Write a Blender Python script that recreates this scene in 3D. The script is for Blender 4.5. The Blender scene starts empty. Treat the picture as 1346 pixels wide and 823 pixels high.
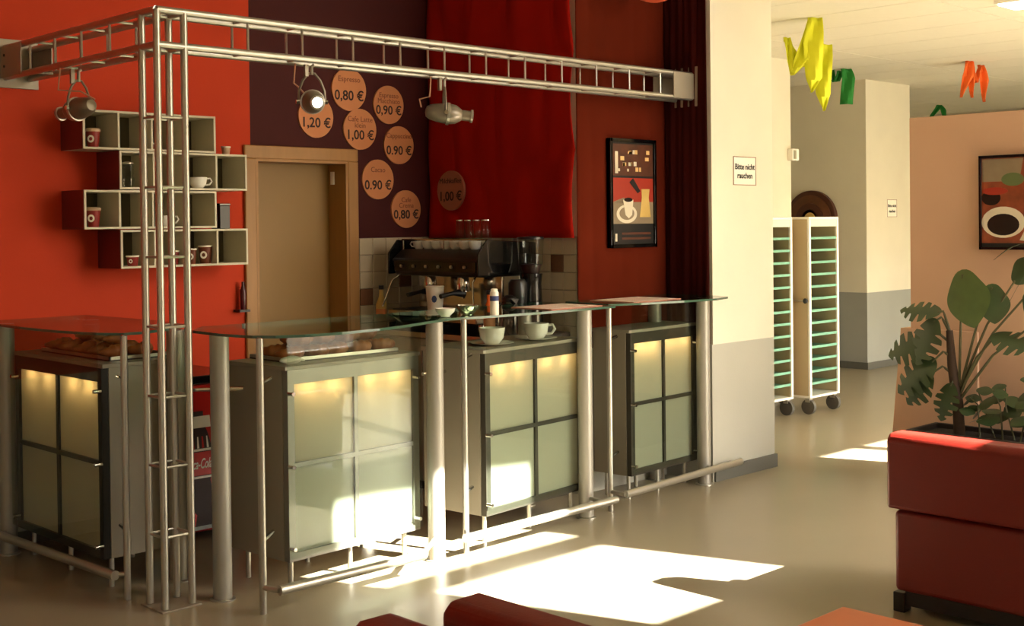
import bpy, bmesh, math, random
from mathutils import Vector, Matrix, noise
R = math.radians
random.seed(7)
scene = bpy.context.scene
COL = scene.collection

# ------------------------------------------------------------------ camera
def make_camera():
    cd = bpy.data.cameras.new('camera'); c = bpy.data.objects.new('camera', cd); COL.objects.link(c)
    a, p, r = R(45.4), R(0.78), 0.0115
    fw = Vector((math.cos(a)*math.cos(p), math.sin(a)*math.cos(p), -math.sin(p)))
    rt = Vector((math.sin(a), -math.cos(a), 0)); up = rt.cross(fw)
    rt2 = rt*math.cos(r) - up*math.sin(r); up2 = up*math.cos(r) + rt*math.sin(r)
    m = Matrix((rt2, up2, -fw)).transposed().to_4x4(); m.translation = (0, 0, 1.6)
    c.matrix_world = m
    cd.sensor_fit = 'HORIZONTAL'; cd.sensor_width = 36; cd.lens = 1650/1346*36
    cd.shift_y = -(411.5-317)/1346; cd.clip_start = .05; cd.clip_end = 200
    scene.camera = c
make_camera()

# ------------------------------------------------------------------ light
SUN_H = (-.31, .951); SUN_T = math.tan(R(35))
YW = -0.5                                   # inner face of the glazed facade behind the camera
def make_light():
    w = bpy.data.worlds.new('sky'); scene.world = w; w.use_nodes = True
    nt = w.node_tree; bg = nt.nodes['Background']
    sky = nt.nodes.new('ShaderNodeTexSky'); sky.sky_type = 'NISHITA'; sky.sun_disc = False
    sky.sun_elevation = R(35); sky.sun_rotation = R(160); sky.dust_density = 3.0; sky.air_density = 1.0
    mix = nt.nodes.new('ShaderNodeMix'); mix.data_type = 'RGBA'; mix.inputs['Factor'].default_value = .72
    mix.inputs[7].default_value = (1.0, .967, .86, 1)
    nt.links.new(sky.outputs[0], mix.inputs[6]); nt.links.new(mix.outputs[2], bg.inputs[0])
    bg.inputs[1].default_value = 2.2
    sd = bpy.data.lights.new('sun', 'SUN'); sd.energy = 55; sd.angle = R(.5); sd.color = (1, .95, .86)
    s = bpy.data.objects.new('sun', sd); COL.objects.link(s)
    d = Vector((SUN_H[0], SUN_H[1], -SUN_T)).normalized()
    s.rotation_euler = d.to_track_quat('-Z', 'Y').to_euler(); s.location = (10, -10, 10)
make_light()
vs = scene.view_settings
vs.view_transform = 'Standard'; vs.look = 'None'; vs.exposure = 0.75; vs.gamma = 1; vs.use_curve_mapping = False
scene.cycles.use_denoising = True
scene.cycles.sample_clamp_indirect = 8
scene.cycles.max_bounces = 10; scene.cycles.diffuse_bounces = 6; scene.cycles.transparent_max_bounces = 24

# ------------------------------------------------------------------ materials
def lin(h):
    h = h.lstrip('#'); o = []
    for i in (0, 2, 4):
        v = int(h[i:i+2], 16)/255; o.append(v/12.92 if v <= .04045 else ((v+.055)/1.055)**2.4)
    return (*o, 1)
def mat(name, col, rough=.5, metal=0, var=.0, scale=8, bump=0, bscale=60, stretch=(1, 1, 1), coat=0, spec=.5, col2=None, emit=None):
    m = bpy.data.materials.new(name); m.use_nodes = True; nt = m.node_tree; b = nt.nodes['Principled BSDF']
    b.inputs['Base Color'].default_value = lin(col); b.inputs['Roughness'].default_value = rough; b.inputs['Metallic'].default_value = metal
    b.inputs['Specular IOR Level'].default_value = spec; b.inputs['Coat Weight'].default_value = coat
    if var or bump or col2:
        tc = nt.nodes.new('ShaderNodeTexCoord'); mp = nt.nodes.new('ShaderNodeMapping'); mp.inputs['Scale'].default_value = stretch
        nt.links.new(tc.outputs['Object'], mp.inputs[0])
    if var or col2:
        n = nt.nodes.new('ShaderNodeTexNoise'); n.inputs['Scale'].default_value = scale; n.inputs['Detail'].default_value = 4
        nt.links.new(mp.outputs[0], n.inputs['Vector'])
        mx = nt.nodes.new('ShaderNodeMix'); mx.data_type = 'RGBA'
        c = lin(col)
        if col2: mx.inputs[6].default_value = c; mx.inputs[7].default_value = lin(col2)
        else:
            mx.inputs[6].default_value = tuple(min(1, v*(1-var)) for v in c[:3])+(1,); mx.inputs[7].default_value = tuple(min(1, v*(1+var)) for v in c[:3])+(1,)
        nt.links.new(n.outputs['Fac'], mx.inputs['Factor']); nt.links.new(mx.outputs[2], b.inputs['Base Color'])
    if bump:
        n2 = nt.nodes.new('ShaderNodeTexNoise'); n2.inputs['Scale'].default_value = bscale; nt.links.new(mp.outputs[0], n2.inputs['Vector'])
        bp = nt.nodes.new('ShaderNodeBump'); bp.inputs['Strength'].default_value = bump; bp.inputs['Distance'].default_value = .01
        nt.links.new(n2.outputs['Fac'], bp.inputs['Height']); nt.links.new(bp.outputs[0], b.inputs['Normal'])
    if emit: b.inputs['Emission Color'].default_value = lin(emit[0]); b.inputs['Emission Strength'].default_value = emit[1]
    return m
def glass_mat(name, tint, ior=1.5, rough=0.0):
    m = bpy.data.materials.new(name); m.use_nodes = True; nt = m.node_tree; nt.nodes.clear()
    o = nt.nodes.new('ShaderNodeOutputMaterial'); t = nt.nodes.new('ShaderNodeBsdfTransparent'); t.inputs[0].default_value = lin(tint)
    g = nt.nodes.new('ShaderNodeBsdfGlossy'); g.inputs['Roughness'].default_value = rough
    lw = nt.nodes.new('ShaderNodeLayerWeight'); lw.inputs[0].default_value = .5; mx = nt.nodes.new('ShaderNodeMixShader')
    pw = nt.nodes.new('ShaderNodeMath'); pw.operation = 'POWER'; pw.inputs[1].default_value = 5; nt.links.new(lw.outputs['Facing'], pw.inputs[0])
    f = nt.nodes.new('ShaderNodeMath'); f.operation = 'MULTIPLY_ADD'; r0 = ((ior-1)/(ior+1))**2; f.inputs[1].default_value = 1-r0; f.inputs[2].default_value = r0; nt.links.new(pw.outputs[0], f.inputs[0])
    nt.links.new(f.outputs[0], mx.inputs[0]); nt.links.new(t.outputs[0], mx.inputs[1]); nt.links.new(g.outputs[0], mx.inputs[2]); nt.links.new(mx.outputs[0], o.inputs[0])
    return m
def frosted_mat(name, col):
    m = bpy.data.materials.new(name); m.use_nodes = True; nt = m.node_tree; nt.nodes.clear()
    o = nt.nodes.new('ShaderNodeOutputMaterial'); d = nt.nodes.new('ShaderNodeBsdfDiffuse'); d.inputs[0].default_value = lin(col)
    t = nt.nodes.new('ShaderNodeBsdfTranslucent'); t.inputs[0].default_value = lin('f2eedd')
    m1 = nt.nodes.new('ShaderNodeMixShader'); m1.inputs[0].default_value = .6
    g = nt.nodes.new('ShaderNodeBsdfGlossy'); g.inputs['Roughness'].default_value = .18
    f = nt.nodes.new('ShaderNodeFresnel'); f.inputs[0].default_value = 1.4; m2 = nt.nodes.new('ShaderNodeMixShader')
    nt.links.new(d.outputs[0], m1.inputs[1]); nt.links.new(t.outputs[0], m1.inputs[2]); nt.links.new(f.outputs[0], m2.inputs[0])
    nt.links.new(m1.outputs[0], m2.inputs[1]); nt.links.new(g.outputs[0], m2.inputs[2]); nt.links.new(m2.outputs[0], o.inputs[0])
    return m
def wall_paint(name, upper, dado='b4b3a6', h=.845, split=None, dado_to=None):
    """painted wall: grey dado below h; optional second colour beyond x=split (paint edge)"""
    m = bpy.data.materials.new(name); m.use_nodes = True; nt = m.node_tree; b = nt.nodes['Principled BSDF']; b.inputs['Roughness'].default_value = .7; b.inputs['Specular IOR Level'].default_value = .25
    geo = nt.nodes.new('ShaderNodeNewGeometry'); sp = nt.nodes.new('ShaderNodeSeparateXYZ'); nt.links.new(geo.outputs['Position'], sp.inputs[0])
    def step(sock, v):
        c = nt.nodes.new('ShaderNodeMath'); c.operation = 'GREATER_THAN'; c.inputs[1].default_value = v; nt.links.new(sock, c.inputs[0]); return c.outputs[0]
    def mix(fac, a, bb):
        x = nt.nodes.new('ShaderNodeMix'); x.data_type = 'RGBA'; nt.links.new(fac, x.inputs['Factor'])
        for i, v in ((6, a), (7, bb)):
            if isinstance(v, str): x.inputs[i].default_value = lin(v)
            else: nt.links.new(v, x.inputs[i])
        return x.outputs[2]
    col = upper
    if split: col = mix(step(sp.outputs[0], split[0]), upper, split[1])
    if dado_to: dado = mix(step(sp.outputs[0], dado_to), dado, upper)
    out = mix(step(sp.outputs[2], h), dado, col)
    n = nt.nodes.new('ShaderNodeTexNoise'); n.inputs['Scale'].default_value = 2.2; n.inputs['Detail'].default_value = 3
    nt.links.new(geo.outputs['Position'], n.inputs['Vector'])
    mr = nt.nodes.new('ShaderNodeMapRange'); mr.inputs[3].default_value = .9; mr.inputs[4].default_value = 1.08; nt.links.new(n.outputs['Fac'], mr.inputs[0])
    mu = nt.nodes.new('ShaderNodeMix'); mu.data_type = 'RGBA'; mu.blend_type = 'MULTIPLY'; mu.inputs['Factor'].default_value = 1
    nt.links.new(out, mu.inputs[6]); nt.links.new(mr.outputs[0], mu.inputs[7]); nt.links.new(mu.outputs[2], b.inputs['Base Color'])
    n2 = nt.nodes.new('ShaderNodeTexNoise'); n2.inputs['Scale'].default_value = 120; nt.links.new(geo.outputs['Position'], n2.inputs['Vector'])
    bp = nt.nodes.new('ShaderNodeBump'); bp.inputs['Strength'].default_value = .12; bp.inputs['Distance'].default_value = .004
    nt.links.new(n2.outputs['Fac'], bp.inputs['Height']); nt.links.new(bp.outputs[0], b.inputs['Normal'])
    return m
M = dict(
    floor=mat('floor_linoleum', '958b74', .3, var=.14, scale=1.6, spec=.4),
    white_wall=wall_paint('white_wall_paint', 'e6dfca'), far_wall=wall_paint('far_wall_paint', 'ddd7c0', '9d9e94', .822),
    back_wall=wall_paint('orange_and_maroon_paint', 'c23914', split=(4.06, '431311'), dado_to=2.9),
    plain=mat('plain_white_plaster', 'efe8d2', .7, var=.05, scale=3), ceil=mat('ceiling_board', 'dcd7c4', .8, var=.04, scale=14),
    ceil_gap=mat('ceiling_gap', '9a9480', .9), base=mat('baseboard_vinyl', '5d5d55', .5), tan=mat('beige_partition_paint', 'c9a285', .7, var=.05, scale=2),
    ochre=mat('ochre_door_paint', '91703a', .5, var=.06, scale=2), frame=mat('door_frame_wood', 'a0733c', .45, var=.15, scale=5, stretch=(6, 6, 1)),
    red_cloth=mat('red_cloth', 'a0180b', .95, spec=.08, var=.1, scale=6, bump=.1, bscale=400), brown_cloth=mat('brown_red_cloth', '591c0c', .95, spec=.06, var=.12, scale=4, bump=.1, bscale=400),
    maroon_cloth=mat('maroon_cloth', '3d120e', .95, spec=.06, var=.14, scale=5, bump=.1, bscale=400),
    tile=mat('beige_glazed_tile', 'b5a78c', .25, var=.08, scale=9), tile_deco=mat('brown_motif_tile', '6d4a33', .3, var=.25, scale=60), grout=mat('tile_grout', '8c8270', .8),
    steel=mat('satin_steel', 'b9b6aa', .34, .85, var=.06, scale=20), bright=mat('polished_steel', 'd6d4cc', .15, 1.0), alu=mat('painted_silver', '9b978b', .42, .35),
    plate=mat('truss_plate_grey', '9c9281', .5, .35), dark_frame=mat('dark_anodised_frame', '4c4940', .35, .6), grey_frame=mat('grey_anodised_frame', '86837a', .35, .6),  # counter frames are one brushed metal, toned for what each counter reflects
    lam=mat('grey_laminate', '8b8474', .45, var=.05, scale=4), lam_in=mat('cabinet_inside_white', 'd8d2c0', .6), frosted=frosted_mat('frosted_glass', 'c3c8b8'),
    glass=glass_mat('clear_glass', 'f3f7f3', 1.4), green_glass=glass_mat('green_tinted_glass', 'cfe3d3', 1.52), edge_glass=mat('glass_polished_edge', '3c5a4a', .1, coat=.5),
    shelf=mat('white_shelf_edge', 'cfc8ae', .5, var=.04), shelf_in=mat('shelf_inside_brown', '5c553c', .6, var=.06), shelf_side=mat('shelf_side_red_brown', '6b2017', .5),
    black=mat('black_plastic', '141312', .35), black_gloss=mat('black_gloss', '0d0d0d', .1), rubber=mat('rubber', '2a2926', .7), caster=mat('caster_grey', '55524a', .6),
    white_cer=mat('white_ceramic', 'e9e6dc', .18), cup_red=mat('paper_cup_red', '8c2018', .5), cup_brown=mat('paper_cup_brown', '6b3317', .5), cup_lid=mat('cup_lid_beige', 'c8a98a', .5),
    disc=mat('price_disc_card', 'cb8250', .6, var=.06, scale=6), disc_grey=mat('price_disc_grey', 'a0604a', .6), ink=mat('dark_brown_ink', '2e140c', .7), ink_black=mat('black_ink', '151515', .7), ink_soft=mat('faded_brown_ink', '7d4326', .7),
    red_vinyl=mat('red_vinyl', '761a10', .42, var=.08, scale=5, bump=.08, bscale=90), orange_top=mat('orange_table_laminate', 'd0632a', .35, var=.05, scale=5), plinth=mat('dark_plinth', '1c1210', .6),
    yellow=mat('yellow_crepe', 'd9dc26', .8), green=mat('green_crepe', '1f7d2c', .8), orange=mat('orange_crepe', 'e0641c', .8), lantern=mat('orange_lantern_paper', 'd8552a', .8),
    leaf=mat('dark_green_leaf', '2c3d24', .35, col2='42552f', scale=3), leaf_light=mat('fresh_green_leaf', '46582e', .4, col2='5a6e3a', scale=4), stem=mat('plant_stem', '4b4a2c', .6), trunk=mat('mossy_stem_brown', '3b2a1c', .8, var=.3, scale=40), soil=mat('potting_soil', '1d1712', .95, bump=.6, bscale=60), planter=mat('planter_dark', '2d2620', .5),
    wood_dark=mat('dark_arch_wood', '4a2413', .4, var=.3, scale=10), arch_in=mat('arch_painted_brown', '7d4a22', .5, col2='2e1a12', scale=7),
    cream=mat('cream_trolley_panel', 'bba984', .5), white_metal=mat('white_trolley_frame', 'ece8dc', .35), tray=mat('green_tray', '6fa58c', .4), tray_pale=mat('pale_green_board', 'b9cfbd', .5), spot=mat('spotlight_grey_metal', '8b8272', .38, .55), frame_unlit=mat('unlit_counter_frame', '24221d', .35, .5), orange_board=mat('orange_board', 'd8752c', .5),  # leftmost counter's frame metal, darkened in its colour because it stands unlit
    paper=mat('white_paper', 'f4efdf', .7), menu=mat('pink_menu_card', 'c98e7a', .5, col2='a85f4e', scale=9), pastry=mat('baked_pastry', 'b0642f', .5, col2='74381a', scale=22), tray_dark=mat('dark_tray', '3a2f26', .4),
    bag=mat('white_paper_bag', 'd5cfbf', .6), chrome=mat('chrome', 'cfcac0', .12, 1.0), fridge_red=mat('fridge_red', 'b8140f', .3), cola=mat('cola_brown', '2a0d08', .6), white_print=mat('white_print', 'f2ece0', .4), ice=mat('ice_print', '7fa0a4', .4, col2='dfe9e6', scale=30), red_print=mat('label_red', 'c8140e', .35),
    lamp_on=mat('lit_lamp_glass', 'ffffff', .3, emit=('fff6dc', 18)), tube=mat('lit_tube', 'fff2d0', .4, emit=('ffd9a0', 3)), cable=mat('pale_cable', 'b8876a', .6), porcelain_pack=mat('white_pack', 'e2dccb', .5), blue_print=mat('blue_print', '2a3a6a', .5),
    p_black=mat('poster_black', '12110e', .4), p_wood=mat('poster_brown', '6d3a20', .4, col2='2c160c', scale=14), p_red=mat('poster_red', '9c2c18', .4), p_cloth=mat('poster_warm_grey', '9c8c70', .4, col2='6e5a44', scale=6), p_gold=mat('poster_gold', 'b08a3c', .4, col2='e0c074', scale=9), p_white=mat('poster_white', 'd8cdb4', .4), p_coffee=mat('poster_coffee', '1a0f0a', .3), p_mix=mat('poster_orange_brown', 'b0542a', .4, col2='3a2016', scale=11), p_light=mat('poster_lights', 'e0b878', .5), p_green=mat('poster_green', '5c6a40', .4),
    vent=mat('vent_grey', '9c967f', .6), ceil_lamp=mat('ceiling_lamp_diffuser', 'fffdf2', .4, emit=('fffbe8', 6)), liquor=mat('dark_red_tube', '4a0f14', .3),
)

# ------------------------------------------------------------------ mesh helpers (all in world metres)
ORIG = {}
def new_bm(): return bmesh.new()
def box(bm, x0, x1, y0, y1, z0, z1):
    v = [bm.verts.new((x, y, z)) for x in (x0, x1) for y in (y0, y1) for z in (z0, z1)]
    for f in ((0, 1, 3, 2), (4, 6, 7, 5), (0, 4, 5, 1), (2, 3, 7, 6), (0, 2, 6, 4), (1, 5, 7, 3)): bm.faces.new([v[i] for i in f])
    return bm
def frame_of(d):
    d = Vector(d).normalized(); a = Vector((0, 0, 1)) if abs(d.z) < .9 else Vector((1, 0, 0))
    u = d.cross(a).normalized(); return d, u, d.cross(u)
def tube(bm, pts, r, n=10, cap=True):
    pts = [Vector(p) for p in pts]; rs = r if isinstance(r, (list, tuple)) else [r]*len(pts); rings = []
    for i, p in enumerate(pts):
        t = (pts[min(i+1, len(pts)-1)]-pts[max(i-1, 0)])
        d, u, w = frame_of(t)
        if i and rings:
            u = (pu - d*pu.dot(d)).normalized(); w = d.cross(u)
        pu = u
        rings.append([bm.verts.new(p+(u*math.cos(2*math.pi*k/n)+w*math.sin(2*math.pi*k/n))*rs[i]) for k in range(n)])
    for a, b in zip(rings, rings[1:]):
        for k in range(n): bm.faces.new((a[k], a[(k+1) % n], b[(k+1) % n], b[k]))
    if cap: bm.faces.new(rings[0][::-1]); bm.faces.new(rings[-1])
    return bm
def lathe(bm, c, prof, n=20, axis=(0, 0, 1), cap=True):
    c = Vector(c); d, u, w = frame_of(axis); rings = []
    for r, h in prof:
        rings.append([bm.verts.new(c+d*h+(u*math.cos(2*math.pi*k/n)+w*math.sin(2*math.pi*k/n))*max(r, 1e-4)) for k in range(n)])
    for a, b in zip(rings, rings[1:]):
        for k in range(n): bm.faces.new((a[k], a[(k+1) % n], b[(k+1) % n], b[k]))
    if cap: bm.faces.new(rings[0][::-1]); bm.faces.new(rings[-1])
    return bm
def prism(bm, pts, off):
    """polygon pts (3d) extruded by vector off"""
    off = Vector(off); a = [bm.verts.new(Vector(p)) for p in pts]; b = [bm.verts.new(Vector(p)+off) for p in pts]; n = len(pts)
    bm.faces.new(a); bm.faces.new(b[::-1])
    for k in range(n): bm.faces.new((a[k], b[k], b[(k+1) % n], a[(k+1) % n]))
    return bm
def grid(bm, fn, nu, nv):
    vs_ = [[bm.verts.new(fn(i/nu, j/nv)) for j in range(nv+1)] for i in range(nu+1)]
    for i in range(nu):
        for j in range(nv): bm.faces.new((vs_[i][j], vs_[i+1][j], vs_[i+1][j+1], vs_[i][j+1]))
    return bm
def obj(name, bm, m, parent=None, bevel=0, smooth=False, label=None, kind=None, solid=0, seg=2):
    bmesh.ops.recalc_face_normals(bm, faces=bm.faces)
    me = bpy.data.meshes.new(name); 
    o = bpy.data.objects.new(name, me); COL.objects.link(o)
    org = Vector((0, 0, 0))
    if parent is not None: org = ORIG.get(parent.name, Vector((0, 0, 0))); o.parent = parent; ORIG[o.name] = org
    if org.length: bmesh.ops.translate(bm, verts=bm.verts, vec=-org)
    bm.to_mesh(me); bm.free()
    me.materials.append(M[m] if isinstance(m, str) else m)
    if bevel:
        b = o.modifiers.new('bevel', 'BEVEL'); b.width = bevel; b.segments = seg; b.limit_method = 'ANGLE'; b.angle_limit = R(40)
    if solid:
        s = o.modifiers.new('thickness', 'SOLIDIFY'); s.thickness = solid; s.offset = 0
    if smooth or bevel:
        for p in me.polygons: p.use_smooth = True
        if not smooth or True:
            try: me.set_sharp_from_angle(angle=R(38))
            except Exception: pass
    if label: o['label'] = label
    if kind: o['kind'] = kind
    return o
def thing(name, label, cat, loc=(0, 0, 0), group=None):
    o = bpy.data.objects.new(name, None); COL.objects.link(o); o.location = loc; o.empty_display_size = .1
    ORIG[o.name] = Vector(loc); o['label'] = label; o['category'] = cat
    if group: o['group'] = group
    return o
def tag(o, label, cat, group=None):
    o['label'] = label; o['category'] = cat
    if group: o['group'] = group
    return o
def struct(o): o['kind'] = 'structure'; return o
def piece(name, me, loc, parent, rot=None):
    """a copy of a shared mesh placed in the world under parent"""
    o = bpy.data.objects.new(name, me); COL.objects.link(o); o.parent = parent
    o.location = Vector(loc)-ORIG.get(parent.name, Vector((0, 0, 0)))
    if rot: o.rotation_euler = rot
    ORIG[o.name] = ORIG.get(parent.name, Vector((0, 0, 0)))
    return o
def mesh_of(name, bm, m, bevel_w=0):
    bmesh.ops.recalc_face_normals(bm, faces=bm.faces)
    if bevel_w: bmesh.ops.bevel(bm, geom=list(bm.edges), offset=bevel_w, segments=1, affect='EDGES')
    me = bpy.data.meshes.new(name); bm.to_mesh(me); bm.free(); me.materials.append(M[m]); return me
def text_mesh(body, size, m, shear=0, spacing=1.0, bold=0):
    c = bpy.data.curves.new('text', 'FONT'); c.body = body; c.size = size; c.align_x = 'CENTER'; c.align_y = 'CENTER'; c.shear = shear; c.extrude = .0006; c.offset = bold; c.space_character = spacing; c.resolution_u = 3
    t = bpy.data.objects.new('text_tmp', c); COL.objects.link(t); dg = bpy.context.evaluated_depsgraph_get()
    me = bpy.data.meshes.new_from_object(t.evaluated_get(dg)); bpy.data.objects.remove(t); bpy.data.curves.remove(c)
    me.materials.clear(); me.materials.append(M[m]); return me
def text_on(name, body, size, m, pos, facing, parent, **k):
    """facing '-Y' or '-X': flat lettering on a vertical surface"""
    me = text_mesh(body, size, m, **k)
    o = piece(name, me, pos, parent, rot=(R(90), 0, 0) if facing == '-Y' else (R(90), 0, R(-90)))
    return o

# ------------------------------------------------------------------ the room
YB, YBR, XR, XE = 6.28, 4.98, 5.457, 6.28      # bar back wall, poster wall, red cloth wall, end wall
HZ, CZ = 4.4, 3.1                              # hall and corridor ceilings
struct(obj('floor', box(new_bm(), -3, 17.2, -1.2, 9.4, -.1, 0), 'floor'))
def wall(name, m, *boxes, **k):
    bm = new_bm()
    for b in boxes: box(bm, *b)
    return struct(obj(name, bm, m, **k))
DX0, DX1, DZ = 4.085, 4.753, 2.0
wb = wall('wall_back', 'back_wall', (-3.2, DX0, YB, YB+.18, 0, HZ), (DX1, XR+.15, YB, YB+.18, 0, HZ), (DX0, DX1, YB, YB+.18, DZ, HZ))
wr = wall('wall_niche', 'white_wall', (XR, XR+.15, YBR, YB, 0, HZ))
wall('wall_poster', 'white_wall', (XR+.01, XE+.02, YBR+.002, YBR+.15, 0, HZ))
wp = wall('wall_pillar', 'white_wall', (XE, 6.94, 4.62, 5.5, 0, HZ))
wall('wall_corridor', 'far_wall', (6.6, 10.1, 6.52, 6.8, 0, CZ))
wf = wall('wall_far', 'far_wall', (12.1, 13.06, 6.88, 9.4, 0, CZ))
wall('wall_alcove', 'far_wall', (6.5, 17.2, 9.2, 9.4, 0, CZ))
wall('wall_end', 'plain', (17.0, 17.2, -1.2, 9.4, 0, HZ))
wall('wall_left', 'plain', (-3.2, -3.0, -1.2, 6.5, 0, HZ))
wall('wall_header', 'plain', (6.28, 6.5, .45, 4.62, CZ, HZ), (6.28, 17.2, .45, .55, CZ+.1, HZ))
wall('wall_closing', 'plain', (6.5, 6.7, 5.5, 9.4, 0, CZ))
# facade behind the camera: solid wall with window openings
OPEN = [(-1.4, -.4, 1.0, 1.9),  # this small left opening is unseen, added to let in fill light
        (5.065, 6.235, 2.695, 3.50), (5.02, 6.36, 3.565, 4.19),
        (8.73, 9.575, 3.285, 3.83), (9.635, 10.5, 3.285, 3.83), (10.6, 11.5, 3.285, 3.83),
        (6.1, 7.2, .35, 2.35), (7.3, 8.4, .35, 2.35), (8.5, 10.0, .5, 2.3), (10.1, 11.6, .5, 2.3), (11.7, 13.2, .5, 2.3), (13.3, 14.8, .5, 2.3)]
def facade():
    xs = sorted({-3.2, 17.2, *[v for o in OPEN for v in o[:2]]}); zs = sorted({0, HZ, *[v for o in OPEN for v in o[2:]]})
    bm = new_bm()
    for a, b in zip(xs, xs[1:]):
        run = None
        for c, d in zip(zs, zs[1:]):
            cx, cz = (a+b)/2, (c+d)/2
            hole = any(o[0] < cx < o[1] and o[2] < cz < o[3] for o in OPEN)
            if not hole and run is None: run = c
            if hole and run is not None: box(bm, a, b, YW-.12, YW, run, c); run = None
        if run is not None: box(bm, a, b, YW-.12, YW, run, HZ)
    struct(obj('wall_front', bm, 'plain'))
    for i, o in enumerate(OPEN):
        ld = bpy.data.lights.new('window_portal', 'AREA'); ld.shape = 'RECTANGLE'; ld.size = o[1]-o[0]; ld.size_y = o[3]-o[2]; ld.cycles.is_portal = True
        l = bpy.data.objects.new('window_portal', ld); COL.objects.link(l); l.location = ((o[0]+o[1])/2, YW-.06, (o[2]+o[3])/2); l.rotation_euler = (R(90), 0, 0)
        bm = new_bm(); e = .035
        x0, x1, z0, z1 = o
        for b in ((x0, x1, z0, z0+e), (x0, x1, z1-e, z1), (x0, x0+e, z0+e, z1-e), (x1-e, x1, z0+e, z1-e)): box(bm, b[0], b[1], YW-.09, YW-.04, b[2], b[3])
        struct(obj('window_%d' % (i+1), bm, 'white_metal'))
facade()
# ceilings
struct(obj('ceiling', box(box(new_bm(), -3.2, 6.5, YW-.12, 6.5, HZ, HZ+.1), 6.5, 17.2, YW-.12, .55, HZ, HZ+.1), 'ceil'))
cg = struct(obj('ceiling_corridor', box(new_bm(), 6.28, 17.2, .45, 9.4, CZ+.012, CZ+.1), 'ceil_gap'))
pm = mesh_of('ceiling_panel', box(new_bm(), -.296, .296, -.894, .894, 0, .012), 'ceil')
for i in range(18):
    for j in range(5):
        x = 6.58+.6*i; y = 1.4 + 1.8*j
        piece('panel', pm, (x, y+.0, CZ), cg)
# baseboards
def baseboard(name, *boxes): wall(name, 'base', *boxes)
baseboard('baseboard_pillar', (XE-.0, 6.952, 4.606, 4.62, 0, .085), (6.94, 6.952, 4.62, 5.5, 0, .085))
baseboard('baseboard_alcove', (12.085, 12.1, 6.88, 9.2, 0, .075)); baseboard('baseboard_far', (12.085, 13.07, 6.866, 6.88, 0, .075))
baseboard('baseboard_corridor', (6.95, 10.112, 6.506, 6.52, 0, .075)); baseboard('baseboard_back', (-3, DX0-.08, YB-.012, YB, 0, .07))
# end wall behind bar end: dado return
wall('wall_side', 'white_wall', (XE-.012, XE, 4.62, YBR, 0, .845))

# bulkhead vent high on the far wall
v = thing('ventilation_grille', 'long pale slotted ventilation strip under the far end ceiling', 'vent', (16.97, 6.5, 2.9))
obj('frame', box(new_bm(), 16.96, 17.0, 4.4, 8.6, 2.86, 3.08), 'vent', v)
sm = mesh_of('slot', box(new_bm(), -.004, .004, -.03, .03, -.02, .02), 'rubber')
for k in range(40): piece('slot', sm, (16.955, 4.55+k*.1, 3.02), v)

# door -------------------------------------------------------------
d = struct(obj('door_1', box(new_bm(), DX0-.03, DX1+.03, YB+.165, YB+.205, 0, DZ+.03), 'ochre'))
bm = new_bm(); c = .078
for b in ((DX0-c, DX0, 0, DZ), (DX1, DX1+c, 0, DZ), (DX0-c, DX1+c, DZ, DZ+c)): box(bm, b[0], b[1], YB-.022, YB, b[2], b[3])
obj('casing', bm, 'frame', d, bevel=.006)
bm = new_bm(); box(bm, DX0, DX0+.016, YB-.016, YB+.164, 0, DZ-.016); box(bm, DX1-.016, DX1, YB-.016, YB+.164, 0, DZ-.016); box(bm, DX0, DX1, YB-.016, YB+.164, DZ-.016, DZ)
obj('jamb_lining', bm, 'frame', d)
obj('hinge', box(new_bm(), DX1-.03, DX1-.016, YB+.10, YB+.125, 1.86, 1.94), 'paper', d)
lv = obj('lever_handle', tube(new_bm(), [(DX0+.07, YB+.164, 1.02), (DX0+.07, YB+.12, 1.02), (DX0+.17, YB+.12, 1.02)], .009, 8), 'steel', d)

# tiles ------------------------------------------------------------
bm = new_bm(); box(bm, 4.836, XR, YB-.006, YB, .6, 1.522)
g1 = obj('tile_bed', bm, 'grout', wb)
tm = mesh_of('tile', box(new_bm(), -.0515, .0515, 0, .010, -.0515, .0515), 'tile', .003)
td = mesh_of('tile', box(new_bm(), -.0515, .0515, 0, .010, -.0515, .0515), 'tile_deco', .003)
for i in range(6):
    for j in range(6):
        t = piece('tile', td if (i, j) in ((0, 3), (3, 2)) else tm, (4.89+i*.1055, YB-.016, 1.468-j*.1055), wb)
bm = new_bm(); box(bm, XR-.006, XR, YBR, YB-.016, .6, 1.522)
obj('tile_bed', bm, 'grout', wr)
for i in range(12):
    for j in range(6):
        piece('tile', td if (i, j) in ((1, 1), (2, 4), (5, 3)) else tm, (XR-.016, 5.035+i*.1055, 1.468-j*.1055), wr, rot=(0, 0, R(-90)))

# cloth hangings ---------------------------------------------------
def cloth(name, fn, m, label, nu=60, nv=50):
    o = obj(name, grid(new_bm(), fn, nu, nv), m, smooth=True, solid=.004); tag(o, label, 'cloth'); return o
def red_fn(u, v):
    y = YBR-.01+u*(YB-YBR-.01); z = 1.515+v*(HZ-1.53)
    w = .012*math.sin(9*(u*1.2+v*1.8))*(1-u)**.5+.010*math.sin(17*(v*.8-u*.5)+1)+.006*math.sin(31*u)
    return (XR-.03-abs(w)*1.7, y, z)
cloth('wall_cloth', red_fn, 'red_cloth', 'bright red cloth hung with diagonal creases above the coffee machine')
def brown_fn(u, v):
    x = XR-.025+u*(XE-XR+.01); z = .86+v*(HZ-.88)
    return (x, YBR-.014-abs(.006*math.sin(14*u+2*v)+.004*math.sin(23*u)), z)
cloth('wall_cloth', brown_fn, 'brown_cloth', 'brownish red cloth covering the wall behind the framed poster')
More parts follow.
